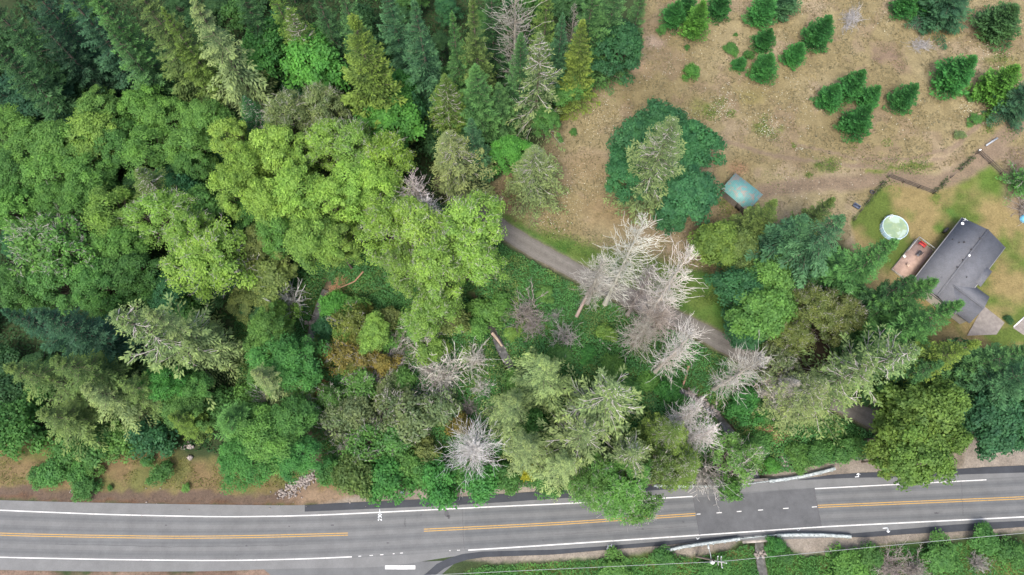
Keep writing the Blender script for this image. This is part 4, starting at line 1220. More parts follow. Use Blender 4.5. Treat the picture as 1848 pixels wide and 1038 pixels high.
DS 640 665 30 2 pgrey|thin pale stems lying left of the sprawl
DS 905 560 16 2 gbrown|small brown twigs at the edge of the round alder group
DS 1000 570 12 1.5 grey|small grey twigs between the dead bushes on the green slope
DS 870 700 20 2 pgrey|low pale twigs left of the uppermost pale hemlock
DS 845 735 18 2.5 gbrown|low brown twigs above the brilliant white dead tree
DS 905 745 22 2.5 grey|dark grey twig heap under the left pale hemlock
DS 715 640 22 2 gbrown|brown fallen twigs at the right end of the sprawl
DS 770 660 20 1.8 pgrey|thin pale stems below the lime sprig
SH 905 545 20 3 mid2|light green shrub right of the lowest lime crown
SH 985 530 14 1.6 mid2|small green shrub beside the driveway's lower edge
SH 1010 640 18 2 mid|green shrub above the hemlocks on the slope
SH 1060 640 16 2 bright|bright green shrub below the broken trunk
SH 925 600 14 1.6 lime2|lime weed patch right of the split log
SH 760 735 18 3 olive2|olive shrub in the gap above the thicket
SH 690 715 16 2.5 ochre|ochre shrub above the pale willow
'''
for line in TABLE.strip().splitlines():
    a, label = line.split('|'); k, u, v, r, h, tint = a.split()
    if label == 'skip': continue
    plant(k, float(u), float(v), float(r), float(h), tint, label)
    
USED = set()
def near_label(x, y):
    for q in sorted(PLACED, key=lambda q: (q[0]-x)**2+(q[1]-y)**2)[:40]:
        lb = q[5]
        if len(lb.split()) > 9: continue
        dx, dy = x-q[0], y-q[1]
        for sd in sorted(('left of', 'right of', 'behind', 'in front of'), key=lambda s_: -{'left of': -dx, 'right of': dx, 'behind': dy, 'in front of': -dy}[s_])[:2]:
            if (lb, sd) not in USED:
                USED.add((lb, sd)); return f'small dark tree {sd} the {lb}'
    return 'small dark tree half hidden between tall crowns'
# understorey trees filling the wood between the named crowns
def forest_fill():
    poly = [PX(q) for q in ([(-60,60),(1090,-90),(1130,90),(1000,210),(900,350),(880,420),(700,480),(600,480),(540,560),(470,700),(540,800),(300,815),(-60,800)],
                            [(1290,470),(1500,470),(1600,560),(1740,620),(1848,640),(1900,760),(1700,770),(1560,740),(1440,650)],
                            [(880,740),(1180,740),(1280,800),(1260,850),(1000,865),(880,865)])]
    rng = np.random.RandomState(9); pts = []; tries = 0
    while len(pts) < 86 and tries < 20000:
        tries += 1
        x, y = rng.uniform(-110, 95), rng.uniform(-2, 118)
        X, Y = np.array([x]), np.array([y])
        if min(sdf_poly(X, Y, q)[0] for q in poly) > -2.5: continue
        if creek_d(X, Y)[0] < 3.4 or dist_line(X, Y, DRIVE)[0] < 5: continue
        if any((x-a)**2+(y-b)**2 < 5.2**2 for a, b in pts): continue
        if any((x-p[0])**2+(y-p[1])**2 < (.45*p[2]+1)**2 for p in PLACED if p[3] > 9): continue
        pts.append((x, y))
    for i, (x, y) in enumerate(pts):
        kind = ('AL','SH','MP')[i % 3]; h = rng.uniform(4.5, 8.5); R = rng.uniform(2.4, 3.8)
        CNT[kind] += 1; d = proto(kind, CNT[kind] % NVAR[kind]); g = hz(x, y)
        r = thing('understorey_tree', near_label(x, y), 'tree', (x, y, g), rng.rand()*6.28, 'understorey trees between the tall crowns')
        r.scale = (R/d['R'], R/d['R'], h/d['h'])
        link('crown', d['m_crown'], r, np.array(TINT[('dark','mid','dark','teal')[i%4]])*(.8+.3*rng.rand())); link('trunk', d['m_trunk'], r, TINT['gbrown'])
forest_fill()

# ------------------------------------------------------------------ undergrowth, flowers, grass
def scatter_leaves(name, poly, dens, leaf, col, label, hmax=.9, avoid=.7, seed=1, cat=None, mounds=3.0, thr=0.0, extra=None):
    rng = np.random.RandomState(seed); poly = np.asarray(poly)
    lo, hi = poly[:,:2].min(0), poly[:,:2].max(0)
    lo = np.maximum(lo, [-105,-16]); hi = np.minimum(hi, [112, 118])
    n = int((hi-lo).prod()*dens)
    x = rng.uniform(lo[0], hi[0], n); y = rng.uniform(lo[1], hi[1], n)
    m = sdf_poly(x, y, poly) < 1.2*(fbm(x, y, 3)-.6)
    m &= creek_d(x, y) > avoid*(.7+.8*vnoise(x, y, 2))
    m &= dist_line(x, y, DRIVE) > 2.2 + .5*vnoise(x, y, 1)
    m &= sdf_poly(x, y, HWP) > .7
    mo = fbm(x+5, y+9, mounds)
    if thr: m &= mo > thr
    if extra is not None: m &= extra(x, y)
    x, y, mo = x[m], y[m], mo[m]; n = len(x)
    hh = hmax*np.clip((mo-.25)*2.2, .08, 1)
    z = height(x, y) + hh*(.45+.55*rng.rand(n)**.5)
    nr = nrm(np.c_[rng.normal(size=(n,2))*.55, np.ones(n)]); dr = nrm(np.cross(nr, rng.normal(size=(n,3))))
    L = leaf*(.6+.8*rng.rand(n))
    a = np.clip(.1 + .55*fbm(x+50, y, 2.2) + .5*(rng.rand(n)-.4) + .3*(fbm(x, y+99, 9)-.5), 0, 1)
    V, Q = leaves(np.c_[x, y, z], dr, nr, L, L*.7)
    mb = MB(); mb.add(V, Q, a); me = mb.mesh(name, M_LEAF)
    o = link(name, me, None, col); o['kind'] = 'stuff'; o['label'] = label; o['category'] = cat or name.replace('_', ' ')
    return o
scatter_leaves('undergrowth', UNDER, 34, .30, (.080,.225,.070), 'dense green brambles and ferns covering the creek slope', 1.0, seed=2)
scatter_leaves('slope_grasses', UNDER, 22, .26, (.145,.225,.070), 'yellower grasses and weeds patched through the creek slope', 1.05, seed=12, thr=.47, mounds=5.0)
scatter_leaves('roadside_undergrowth', SOUTH, 34, .28, (.080,.215,.055), 'green brambles and grass along the bottom of the highway', .8, seed=3,
               extra=lambda x, y: np.minimum.reduce([sdf_poly(x, y, g) for g in SHOULD]) > .3*vnoise(x, y, .7))
scatter_leaves('forest_ferns', PX([(-80,-100),(1110,-100),(1120,110),(1000,210),(890,330),(860,420),(600,480),(430,600),(420,820),(-80,790)]), 7, .45, (.035,.095,.030), 'dark ferns on the forest floor', .9, seed=4)
scatter_leaves('verge_weeds', VERGE, 16, .20, (.15,.16,.045), 'dry grass and weeds on the roadside verge', .25, seed=5, thr=.50,
               extra=lambda x, y: dist_line(x, y, PX([(-300,876),(0,893),(200,898),(400,901),(560,898),(640,893)])) > 1.6)
TRK = [t_[0] for t_ in TRACKS]
scatter_leaves('dry_grass', MEADOW, 9, .30, (.205,.176,.104), 'dry tan grass tufts over the meadow', .10, seed=21, mounds=2.0,
               extra=lambda x, y: (dist_line(x, y, TRK[0]) > 2.3) & (dist_line(x, y, TRK[2]) > .8) & (sdf_poly(x, y, LAWN) > .5) & (vnoise(x, y, 1.7) > .35))
def flowers():
    rng = np.random.RandomState(8); xs = []
    spots = [(1310,185,40,120),(1300,200,25,90),(1378,225,34,130),(1385,240,20,70),(1345,170,50,60),(1440,268,12,26),(1200,130,60,60),(1100,200,60,110),(1060,150,50,60),(1020,360,44,130),(1050,320,40,70),
             (1000,400,40,70),(1240,100,70,70),(1445,200,60,90),(1290,440,60,90),(1200,440,50,50),(1745,195,24,60),(1765,215,18,40),(1733,243,9,50),(1760,80,60,60),(1785,90,22,50),(1660,40,30,50),(1400,150,60,70),
             (1240,215,30,40),(1650,210,80,60),(1560,310,80,40),(1100,250,60,60),(990,300,30,50),(1290,60,60,40),(1810,110,24,40),(1475,60,60,50),(1590,30,60,40),(1440,330,60,50)]
    for u, v, r, n in spots:
        a = rng.normal(size=(n,2))*r*.5
        for du, dv in a: xs.append(P(u+du, v+dv*.7))
    xs = np.array(xs); x, y = xs[:,0], xs[:,1]; k = sdf_poly(x, y, MEADOW) < -.5; xs = xs[k]; n = len(xs)
    xs[:,2] = height(xs[:,0], xs[:,1]) + .12 + .2*rng.rand(n)
    nr = nrm(np.c_[rng.normal(size=(n,2))*.3, np.ones(n)]); dr = nrm(np.cross(nr, rng.normal(size=(n,3))))
    L = .09 + .12*rng.rand(n)**2
    V, Q = leaves(xs, dr, nr, L, L*.8); mb = MB(); mb.add(V, Q, .5)
    o = link('meadow_flowers', mb.mesh('meadow_flowers', plain('white_petals', (.55,.56,.46), .8, .15))); o['kind'] = 'stuff'; o['label'] = 'tiny white wildflowers scattered over the dry meadow'; o['category'] = 'wildflowers'
flowers()
def meadow_weeds():
    rng = np.random.RandomState(18); xs = []
    for u, v, r, n in [(1283,205,16,420),(1300,185,14,200),(1318,205,10,160),(1375,232,18,330),(1380,215,12,120),(1395,245,12,120),(1500,298,18,420),(1478,298,8,100),(1460,317,8,90),(1600,300,44,200),(1640,301,30,300),(1660,299,20,200),
                       (1790,75,26,260),(1805,105,20,300),(1690,72,12,100),(1540,262,14,80),(1600,258,10,90),(1432,263,6,60),(1785,232,12,160),(1765,215,14,160),(1345,480,0,0),(1100,165,30,60),(1090,180,20,40),
                       (1040,455,60,700),(980,420,50,500),(1140,465,60,500),(1230,480,50,400),(1280,540,26,500),(880,365,20,200),(1310,378,16,160),(1300,365,12,120),(1690,362,22,60),(1610,335,20,100),(1400,330,40,50),(1825,240,20,120)]:
        a = np.clip(rng.normal(size=(n,2)), -2, 2)*r*.5; a[:,1] *= .5 if r > 25 else .8
        for du, dv in a: xs.append(P(u+du, v+dv))
    xs = np.array(xs); n = len(xs); xs[:,2] = height(xs[:,0], xs[:,1]) + .05 + .2*rng.rand(n)
    k = (dist_line(xs[:,0], xs[:,1], DRIVE) > 2.3) & (creek_d(xs[:,0], xs[:,1]) > 2); xs = xs[k]; n = len(xs)
    nr = nrm(np.c_[rng.normal(size=(n,2))*.6, np.ones(n)]); dr = nrm(np.cross(nr, rng.normal(size=(n,3)))); L = .16+.18*rng.rand(n)
    V, Q = leaves(xs, dr, nr, L, L*.5); mb = MB(); mb.add(V, Q, rng.rand(n))
    o = link('meadow_weeds', mb.mesh('meadow_weeds', M_LEAF), None, (.12,.18,.045)); o['kind'] = 'stuff'; o['label'] = 'patches of green weeds and grass in the dry meadow'; o['category'] = 'weeds'
meadow_weeds()

# ------------------------------------------------------------------ the house
M_ROOF = None
def shingle_mat(name, base):
    m, t, b = new_mat(name, 0.9, 0.2)
    n = noise(t, .8, 6, rough=.7); n2 = noise(t, 12, 3)
    br_ = N(t, 'ShaderNodeTexBrick'); tc = N(t, 'ShaderNodeTexCoord'); t.links.new(tc.outputs['Object'], br_.inputs['Vector'])
    br_.inputs['Scale'].default_value = 2.2; br_.inputs['Color1'].default_value = (1,1,1,1); br_.inputs['Color2'].default_value = (.86,.88,.9,1); br_.inputs['Mortar'].default_value = (.8,.8,.82,1)
    br_.inputs['Mortar Size'].default_value = .02
    c = ramp(t, n, [(0.3, tuple(x*.85 for x in base)), (0.7, tuple(x*1.15 for x in base))])
    c = mixc(t, 'MULTIPLY', 1.0, c, br_.outputs[0]); c = mixc(t, 'MULTIPLY', 1.0, c, ramp(t, n2, [(0.3, (.85,.85,.85)), (0.7, (1.15,1.15,1.15))]))
    t.links.new(c, b.inputs['Base Color']); bump(t, b, n2, .4, .03); return m
M_ROOF = shingle_mat('grey_shingles', (.142,.148,.162))
M_WALL = plain('house_siding', (.42,.40,.36), .8, .08)
M_GUT = plain('white_gutter', (.26,.26,.26), .6, .08)
M_WHT = plain('white_plastic', (.75,.77,.77), .5, .06)
M_DARK = plain('dark_plastic', (.05,.05,.055), .6, .2)
M_GLASS = plain('window_glass', (.05,.06,.07), .1, .1, spec=.6)
house = thing('house', 'single-storey house with a dark grey shingled roof beside the lawn', 'house', (0,0,0))
ZE = 2.7
def flat(p): return np.array([p[0], p[1]])
L0, R0, L1 = flat(P(1737,393,ZE)), flat(P(1814,446,ZE)), flat(P(1660,491,ZE))
ax = (L1-L0)/np.linalg.norm(L1-L0); cr = np.array([ax[1], -ax[0]]); cr = cr if np.dot(cr, R0-L0) > 0 else -cr
Wm = np.dot(R0-L0, cr); LEN = 17.0
def hp(a, c, z): q = L0 + ax*a + cr*c; return np.array([q[0], q[1], z])
def slab(mb, pts, th=.16):
    """roof plane of four corners with thickness, pts counter-clockwise from above"""
    p = np.array(pts, float); n = np.cross(p[1]-p[0], p[3]-p[0]); n /= np.linalg.norm(n)
    if n[2] < 0: n = -n; p = p[::-1]
    q = p - n*th
    mb.add(np.concatenate([q, p]), [(3,2,1,0),(4,5,6,7),(0,1,5,4),(1,2,6,5),(2,3,7,6),(3,0,4,7)])
ZR = ZE + 1.25; hw = Wm/2
gab = np.dot(R0-L0, ax)
mb = MB(); slab(mb, [hp(0,0,ZE), hp(LEN,0,ZE), hp(LEN,hw,ZR), hp(gab*.5,hw,ZR)][::-1])
slab(mb, [hp(gab*.5,hw+.004,ZR), hp(LEN,hw+.004,ZR), hp(LEN,Wm,ZE), hp(gab,Wm,ZE)][::-1])
roof = link('roof', mb.mesh('roof', M_ROOF), house)
mb = MB(); mb.beam(hp(gab*.5,hw,ZR+.03), hp(LEN,hw,ZR+.03), .28, .06); link('ridge_cap', mb.mesh('ridge_cap', M_ROOF), roof)
# bay on the far side
ub, ue = flat(P(1788,490,ZE)), flat(P(1776,521,ZE)); a0_ = np.dot(ub-L0, ax); a1_ = max(np.dot(ue-L0, ax), a0_+2.4)
mb = MB(); slab(mb, [hp(a0_-.2,Wm-.6,ZE+.16), hp(a1_,Wm-.6,ZE+.16), hp(a1_,Wm+.75,ZE-.10), hp(a0_-.2,Wm+.75,ZE-.10)]); link('bay_roof', mb.mesh('bay_roof', M_ROOF), house)
mb = MB(); f = np.array([hp(.5+gab*.1,.5,0), hp(LEN-.5,.5,0), hp(LEN-.5,Wm-.5,0), hp(.5+gab,Wm-.5,0)]); mb.prism(f, 0, ZE-.12)
wall = link('wall', mb.mesh('wall', M_WALL), house)
for c_, o_ in ((0,-.07),(Wm,.07)):
    mb = MB(); mb.beam(hp(gab*(c_>0),c_+o_,ZE-.10), hp(LEN,c_+o_,ZE-.10), .12, .12); link('gutter', mb.mesh('gutter', M_GUT), house)
for a_ in (2.5, 6, 12):
    for c_ in (.47, Wm-.47):
        mb = MB(); mb.box(hp(a_, c_, 1.5), (1.4,.08,1.1), math.atan2(ax[1],ax[0])); w_ = link('window', mb.mesh('window', M_GLASS), house)
# garage wing with its own ridge
E1, E2, RG = flat(P(1786,536,ZE-.2)), flat(P(1750,584,ZE-.2)), flat(P(1777,554,ZE+.8))
gx = (E2-E1)/np.linalg.norm(E2-E1); gd = np.array([gx[1], -gx[0]]); gd = gd if np.dot(gd, L0-R0) > 0 else -gd
Wg = np.linalg.norm(E2-E1)
def gp(a, c, z): q = E1 + gx*c + gd*a; return np.array([q[0], q[1], z])
mb = MB(); slab(mb, [gp(0,0,ZE-.2), gp(0,Wg/2,ZE+.95), gp(8.5,Wg/2,ZE+.95), gp(8.5,0,ZE-.2)]); slab(mb, [gp(0,Wg/2+.004,ZE+.95), gp(0,Wg,ZE-.2), gp(8.5,Wg,ZE-.2), gp(8.5,Wg/2+.004,ZE+.95)])
gr_ = link('garage_roof', mb.mesh('garage_roof', M_ROOF), house)
mb = MB(); mb.beam(gp(0,Wg/2,ZE+.98), gp(8,Wg/2,ZE+.98), .25, .05); link('ridge_cap', mb.mesh('ridge_cap', M_ROOF), gr_)
mb = MB(); mb.prism(np.array([gp(.4,.4,0), gp(.4,Wg-.4,0), gp(8,Wg-.4,0), gp(8,.4,0)]), 0, ZE-.35); link('garage_wall', mb.mesh('garage_wall', M_WALL), house)
mb = MB(); mb.beam(gp(.36,1.2,1.1), gp(.36,Wg-1.2,1.1), .06, 2.1); link('garage_door', mb.mesh('garage_door', M_WHT), house)
def roofz(c): return ZE + 1.25*(1-abs(c-hw)/hw)
def roof_at(u, v):
    q = flat(P(u, v, ZE+.8)); return np.dot(q-L0, ax), np.dot(q-L0, cr)
for u, v, w_, m_, nm in ((1746,463,.42,M_WHT,'skylight'),(1732,437,.22,M_DARK,'roof_vent'),(1740,437,.3,M_DARK,'roof_vent'),(1750,452,.28,M_DARK,'roof_vent'),(1766,432,.32,M_DARK,'roof_vent'),
                         (1735,471,.26,M_DARK,'roof_vent'),(1725,484,.28,M_DARK,'roof_vent'),(1722,430,.2,M_DARK,'roof_vent'),(1745,500,.2,M_DARK,'roof_vent')):
    a_, c_ = roof_at(u, v); mb = MB(); zz = roofz(c_)
    mb.lathe([(0.001,.26),(w_*.35,.25),(w_*.5,.18),(w_*.5,-.05)], 12, hp(a_, c_, zz)); link(nm, mb.mesh(nm, m_), roof)
mb = MB(); q = hp(.7,.35,ZE+.1)
mb.tube([q, q+[0,0,.9]], .03, 6); mb.beam(q+[-.4,.25,.85], q+[.4,-.25,.85], .06, .04); mb.beam(q+[-.15,-.3,.8], q+[.15,.3,.8], .06, .04); link('antenna', mb.mesh('antenna', M_WHT), roof)
mb = MB(); q = hp(1.5,.5,ZE+.15); mb.lathe([(0.001,.35),(.15,.38),(.28,.45)], 14, q); mb.tube([q, q+[0,0,.36]], .03, 6); link('satellite_dish', mb.mesh('satellite_dish', M_WHT), roof)
mb = MB(); 
for a_, b_ in (((1733,562),(1757,551)),((1757,551),(1762,559)),((1727,513),(1762,515))):
    a2 = P(*a_, ZE+.98); b2 = P(*b_, ZE+.98)
mb = MB(); q = hp(2.6,-.45,0); mb.box(q+[0,0,.5], (.9,.4,1.0), math.atan2(ax[1],ax[0])); tag(link('utility_box', mb.mesh('utility_box', M_DARK)), 'dark utility box against the back wall of the house', 'utility box')

# concrete drive slabs
M_SLAB = plain('weathered_concrete', (.22,.20,.18), .9, .22, 1.4)
def slab_ground(name, px, z, mat):
    v = PX(px); v[:,2] = z; mb = MB(); mb.add(v, [(3,2,1,0)] if np.cross(v[1]-v[0], v[2]-v[0])[2] < 0 else [(0,1,2,3)]); return struct(name, mb.mesh(name, mat))
slab_ground('concrete_drive', [(1775,552),(1813,582),(1798,604),(1745,606)], .03, M_SLAB)
mb = MB()
for (a_, b_) in (((1762,570),(1804,596)),((1794,567),(1768,606))):
    mb.beam(P(*a_)+[0,0,.036], P(*b_)+[0,0,.036], .05, .004)
slab_ground('concrete_drive', [(1846,574),(1900,560),(1900,640),(1828,592)], .03, M_SLAB)
mb = MB(); mb.beam(P(1849,572)+[0,0,.04], P(1829,590)+[0,0,.04], .18, .1); tag(link('concrete_kerb', mb.mesh('concrete_kerb', M_WHT)), 'white kerb line along the concrete at the right edge', 'kerb')

# deck
def plank_mat(name, c1, c2, scale, rz):
    m, t, b = new_mat(name, .8, .2)
    tc = N(t, 'ShaderNodeTexCoord'); mp = N(t, 'ShaderNodeMapping'); mp.inputs['Rotation'].default_value = (0,0,rz); t.links.new(tc.outputs['Object'], mp.inputs[0])
    wv = N(t, 'ShaderNodeTexWave'); wv.inputs['Scale'].default_value = scale; wv.inputs['Distortion'].default_value = 0; t.links.new(mp.outputs[0], wv.inputs[0])
    c = ramp(t, wv.outputs['Fac'], [(0.0, c2), (0.12, c1), (1.0, tuple(x*1.08 for x in c1))]); n = noise(t, 1.5, 4)
    c = mixc(t, 'MULTIPLY', 1.0, c, ramp(t, n, [(.3, (.8,.8,.8)), (.7, (1.15,1.15,1.15))])); t.links.new(c, b.inputs['Base Color']); return m
deck = thing('deck', 'pinkish wooden deck with a grey railing behind the house', 'deck')
ZD = .55
c1 = flat(P(1654,431,ZD)); c2 = flat(P(1683,455,ZD)); dd_ = ax; ww_ = cr*np.dot(c2-c1, cr)
dq = [c1, c1+ww_, c1+ww_+dd_*8.0, c1+dd_*8.0]
mb = MB(); dv = np.array([(*q, ZD) for q in dq]); slab(mb, dv[::-1], .12); ang = math.atan2(ax[1], ax[0])
link('floor_boards', mb.mesh('floor_boards', plank_mat('deck_boards', (.37,.265,.215), (.22,.16,.13), 2.2, -ang)), deck)
mb = MB(); mb.prism(dv*.999+[0.0,0,0], 0, ZD-.15); link('skirting', mb.mesh('skirting', M_WALL), deck)
M_RAIL = plain('grey_railing', (.33,.34,.33), .7, .12)
for p_, q_ in ((dv[0]+[0,0,0], dv[1]), (dv[0], dv[0]+(dv[3]-dv[0])*.45)):
    mb = MB(); mb.beam(p_+[0,0,.95], q_+[0,0,.95], .12, .06); mb.beam(p_+[0,0,.15], q_+[0,0,.15], .05, .05)
    n = int(np.linalg.norm(q_-p_)/.28)
    for i in range(n+1):
        w_ = p_ + (q_-p_)*i/n; mb.box(w_+[0,0,.5], (.035,.035,.85))
    link('railing', mb.mesh('railing', M_RAIL), deck)
gl = P(1656,459,ZD)
gr = thing('barbecue_grill', 'black barbecue grill with its lid up on the deck', 'grill', (gl[0], gl[1], ZD), ang)
mb = MB(); mb.box((0,0,.62), (.95,.5,.3)); mb.box((.05,.32,.95), (.7,.08,.42)); link('firebox', mb.mesh('firebox', M_DARK), gr)
mb = MB(); [mb.box((sx*.38,sy*.2,.24), (.05,.05,.48)) for sx in (-1,1) for sy in (-1,1)]; mb.box((.65,0,.72), (.35,.42,.04)); link('cart', mb.mesh('cart', plain('grill_grey', (.16,.16,.17), .5)), gr)
bq = P(1662,443,ZD); M_RED = plain('red_paint', (.45,.05,.05), .6, .1)
be = thing('red_bench', 'small red bench by the deck railing', 'bench', (bq[0], bq[1], ZD), math.atan2(cr[1], cr[0]))
mb = MB(); mb.box((0,0,.42), (1.3,.38,.06)); link('seat', mb.mesh('seat', M_RED), be)
mb = MB(); mb.box((0,.22,.68), (1.3,.05,.35)); link('backrest', mb.mesh('backrest', M_RED), be)
for s_ in (-.55,.55):
    mb = MB(); mb.box((s_,0,.2), (.06,.36,.4)); link('leg', mb.mesh('leg', M_RED), be)
cq = P(1630,467,ZD)
for (u, v, col, lab) in ((1630,464,(.75,.78,.68),'white plastic chair at the deck\'s left corner'),(1637,480,(.55,.42,.33),'tan folding chair on the lower deck under the fir')):
    p_ = P(u, v, ZD); m_ = plain('chair_plastic', col, .6, .05)
    ch = thing('deck_chair', lab, 'chair', (p_[0], p_[1], ZD), .6)
    mb = MB(); mb.box((0,0,.42), (.5,.5,.04)); link('seat', mb.mesh('seat', m_), ch)
    mb = MB(); mb.box((0,.25,.68), (.5,.04,.5)); link('backrest', mb.mesh('backrest', m_), ch)
    for sx in (-.22,.22):
        for sy in (-.22,.22):
            mb = MB(); mb.box((sx,sy,.2), (.04,.04,.4)); link('leg', mb.mesh('leg', m_), ch)

# above-ground pool
pc = P(1616,410,1.1); RP = 22.5*mpp(1616,410)
pool = thing('swimming_pool', 'round above-ground pool of greenish water on the lawn', 'pool', (pc[0], pc[1], 0))
mb = MB(); mb.lathe([(RP,0),(RP,1.1),(RP-.06,1.1),(RP-.06,.75)], 48); link('wall', mb.mesh('wall', plain('pool_liner', (.28,.42,.50), .5, .2, 1.5)), pool)
mb = MB(); mb.tube([(RP*math.cos(a), RP*math.sin(a), 1.12) for a in np.linspace(0, 2*math.pi, 49)], .07, 8); link('rim', mb.mesh('rim', plain('pale_blue_rim', (.50,.64,.68), .5, .1)), pool)
M_PW, t_, b_ = new_mat('pool_water', .08, .5)
c_ = ramp(t_, noise(t_, .55, 3), [(.40,(.20,.29,.19)),(.52,(.25,.33,.19)),(.60,(.34,.43,.36))]); t_.links.new(c_, b_.inputs['Base Color']); bump(t_, b_, noise(t_, 3, 2), .15, .05)
mb = MB(); mb.lathe([(0.001,.93),(RP*.5,.93),(RP-.07,.93)], 48); link('water', mb.mesh('water', M_PW), pool)
for k in range(16):
    a_ = k*math.pi/8; mb = MB(); mb.tube([((RP+.05)*math.cos(a_), (RP+.05)*math.sin(a_), 0), ((RP+.05)*math.cos(a_), (RP+.05)*math.sin(a_), 1.1)], .035, 6); link('upright', mb.mesh('upright', M_WHT), pool)
lq = P(1607,391,1.0); ld = thing('pool_ladder', 'white ladder with a blue step leaning on the pool', 'ladder', (lq[0], lq[1], 0), .5)
for s_ in (-.3,.3):
    mb = MB(); mb.tube([(s_,-.5,0),(s_,-.1,1.45),(s_,.1,1.45),(s_,.5,0)], .05, 6); link('rail', mb.mesh('rail', M_WHT), ld)
for k in range(4):
    mb = MB(); mb.box((0,.5-.1*(k+1),.27*(k+1)), (.55,.16,.05)); link('step', mb.mesh('step', M_WHT if k%2 else plain('blue_step', (.1,.35,.5), .5)), ld)

# shed
ZS = 2.5
sc_ = [flat(P(u, v, z)) for u, v, z in ((1327,312,ZS+.45),(1377,351,ZS+.45),(1350,382,ZS-.15),(1302,341,ZS-.15))]
shed = thing('shed', 'small wooden shed with a rust-stained teal metal roof', 'shed')
m, t, b = new_mat('teal_metal_roof', .5, .4)
n_ = noise(t, .9, 7, rough=.75); tc = N(t, 'ShaderNodeTexCoord'); mp = N(t, 'ShaderNodeMapping'); mp.inputs['Rotation'].default_value = (0,0,.72); t.links.new(tc.outputs['Object'], mp.inputs[0])
wv = N(t, 'ShaderNodeTexWave'); wv.inputs['Scale'].default_value = 1.1; t.links.new(mp.outputs[0], wv.inputs[0])
c = mixc(t, 'MIX', ramp(t, n_, [(.50,(0,0,0)),(.54,(1,1,1))]), (.13,.31,.30), (.28,.27,.24)); c = mixc(t, 'MULTIPLY', 1.0, c, ramp(t, wv.outputs['Fac'], [(0,(.75,.75,.75)),(.1,(1,1,1))]))
t.links.new(c, b.inputs['Base Color'])
mb = MB(); slab(mb, [(*sc_[3],ZS-.15),(*sc_[2],ZS-.15),(*sc_[1],ZS+.45),(*sc_[0],ZS+.45)], .08)
for k in range(1, 10):
    f_ = k/10; p_, q_ = sc_[0]*(1-f_)+sc_[1]*f_, sc_[3]*(1-f_)+sc_[2]*f_
    mb.beam((*p_, ZS+.47), (*q_, ZS-.13), .05, .06)
link('roof', mb.mesh('roof', m), shed)
cc = sum(sc_)/4; ins = [c + (cc-c)*.10 for c in sc_]
mb = MB(); V = [(*q, 0) for q in ins] + [(*ins[0],ZS+.3),(*ins[1],ZS+.3),(*ins[2],ZS-.24),(*ins[3],ZS-.24)]
mb.add(V, [(i,(i+1)%4,4+(i+1)%4,4+i) for i in range(4)]); sw = link('wall', mb.mesh('wall', plain('weathered_boards', (.17,.15,.13), .9, .3, 4)), shed)
e_ = (ins[2]-ins[3]); mb = MB(); mb.beam((*(ins[3]+e_*.62), 1.0), (*(ins[3]+e_*.82), 1.0), .10, 1.9); link('door', mb.mesh('door', plain('door_boards', (.10,.085,.075), .9)), shed)

# fences round the lawn
M_POST = plain('fence_wood', (.10,.082,.068), .9, .3, 5)
def fence(pts, label, rails=3, h=1.25, step=2.6, hedge=False):
    w = PX(pts); o = thing('rail_fence' if rails > 2 else 'wire_fence', label, 'fence', tuple(w[0])); org = w[0]
    seg = np.linalg.norm(np.diff(w, axis=0), axis=1); s = np.concatenate([[0], np.cumsum(seg)]); n = max(2, int(s[-1]/step)+1)
    tt = np.linspace(0, s[-1], n); q = np.stack([np.interp(tt, s, w[:,i]) for i in range(3)], 1) - org
    for k in range(n):
        mb = MB(); mb.box(q[k]+[0,0,h/2], (.13,.13,h+.15)); link('post', mb.mesh('post', M_POST), o)
    for r in range(rails):
        z = h*(.3+.33*r) if rails > 2 else h*(.45+.45*r); mb = MB()
        for a_, b_ in zip(q[:-1], q[1:]): mb.beam(a_+[0,0,z], b_+[0,0,z], .06 if rails > 2 else .03, .14 if rails > 2 else .05)
        link('rail' if rails > 2 else 'wire', mb.mesh('rail', M_POST), o)
    return o
fence([(1540,398),(1571,356),(1601,321)], 'low wire fence running down the left side of the lawn', 2, 1.1, 2.2)
fence([(1602,320),(1683,350)], 'wooden rail fence along the short top left side of the lawn')
fence([(1683,350),(1725,312),(1761,278)], 'weedy wire fence along the dirt track up to the lawn corner', 2, 1.1, 2.4)
fence([(1764,277),(1805,315),(1850,352),(1890,390)], 'wooden rail fence down the right side of the lawn')
scatter = np.random.RandomState(4)
def fence_weeds():
    xs = []
    for ln, n in (([(1540,398),(1601,321)], 700), ([(1683,350),(1761,278)], 1000)):
        a_, b_ = P(*ln[0]), P(*ln[1]); t_ = scatter.rand(n,1); p_ = a_ + (b_-a_)*t_ + np.c_[scatter.normal(size=(n,2))*.3, .1+.5*scatter.rand(n)]; xs.append(p_)
    xs = np.concatenate(xs); n = len(xs); k = vnoise(xs[:,0], xs[:,1], 1.6) > .22; xs = xs[k]; n = len(xs)
    nr = nrm(np.c_[scatter.normal(size=(n,2))*.6, np.ones(n)]); dr = nrm(np.cross(nr, scatter.normal(size=(n,3)))); L = .14+.14*scatter.rand(n)
    V, Q = leaves(xs, dr, nr, L, L*.6); mb = MB(); mb.add(V, Q, scatter.rand(n)*.6); o = link('fence_weeds', mb.mesh('fence_weeds', M_LEAF), None, (.08,.12,.045)); o['kind'] = 'stuff'; o['label'] = 'weeds growing along the wire fences'; o['category'] = 'weeds'
fence_weeds()
def P0(u, v): q = P(u, v); q[2] = 0; return q
q = P0(1573,347); mb = MB(); prof = [(.30+.14*math.cos(a), .16+.14*math.sin(a)) for a in np.linspace(0, 2*math.pi, 13)]
mb.lathe(prof, 24); o = link('tyre', mb.mesh('tyre', M_DARK), None, None, tuple(q)); tag(o, 'old black tyre lying by the wire fence', 'tyre')
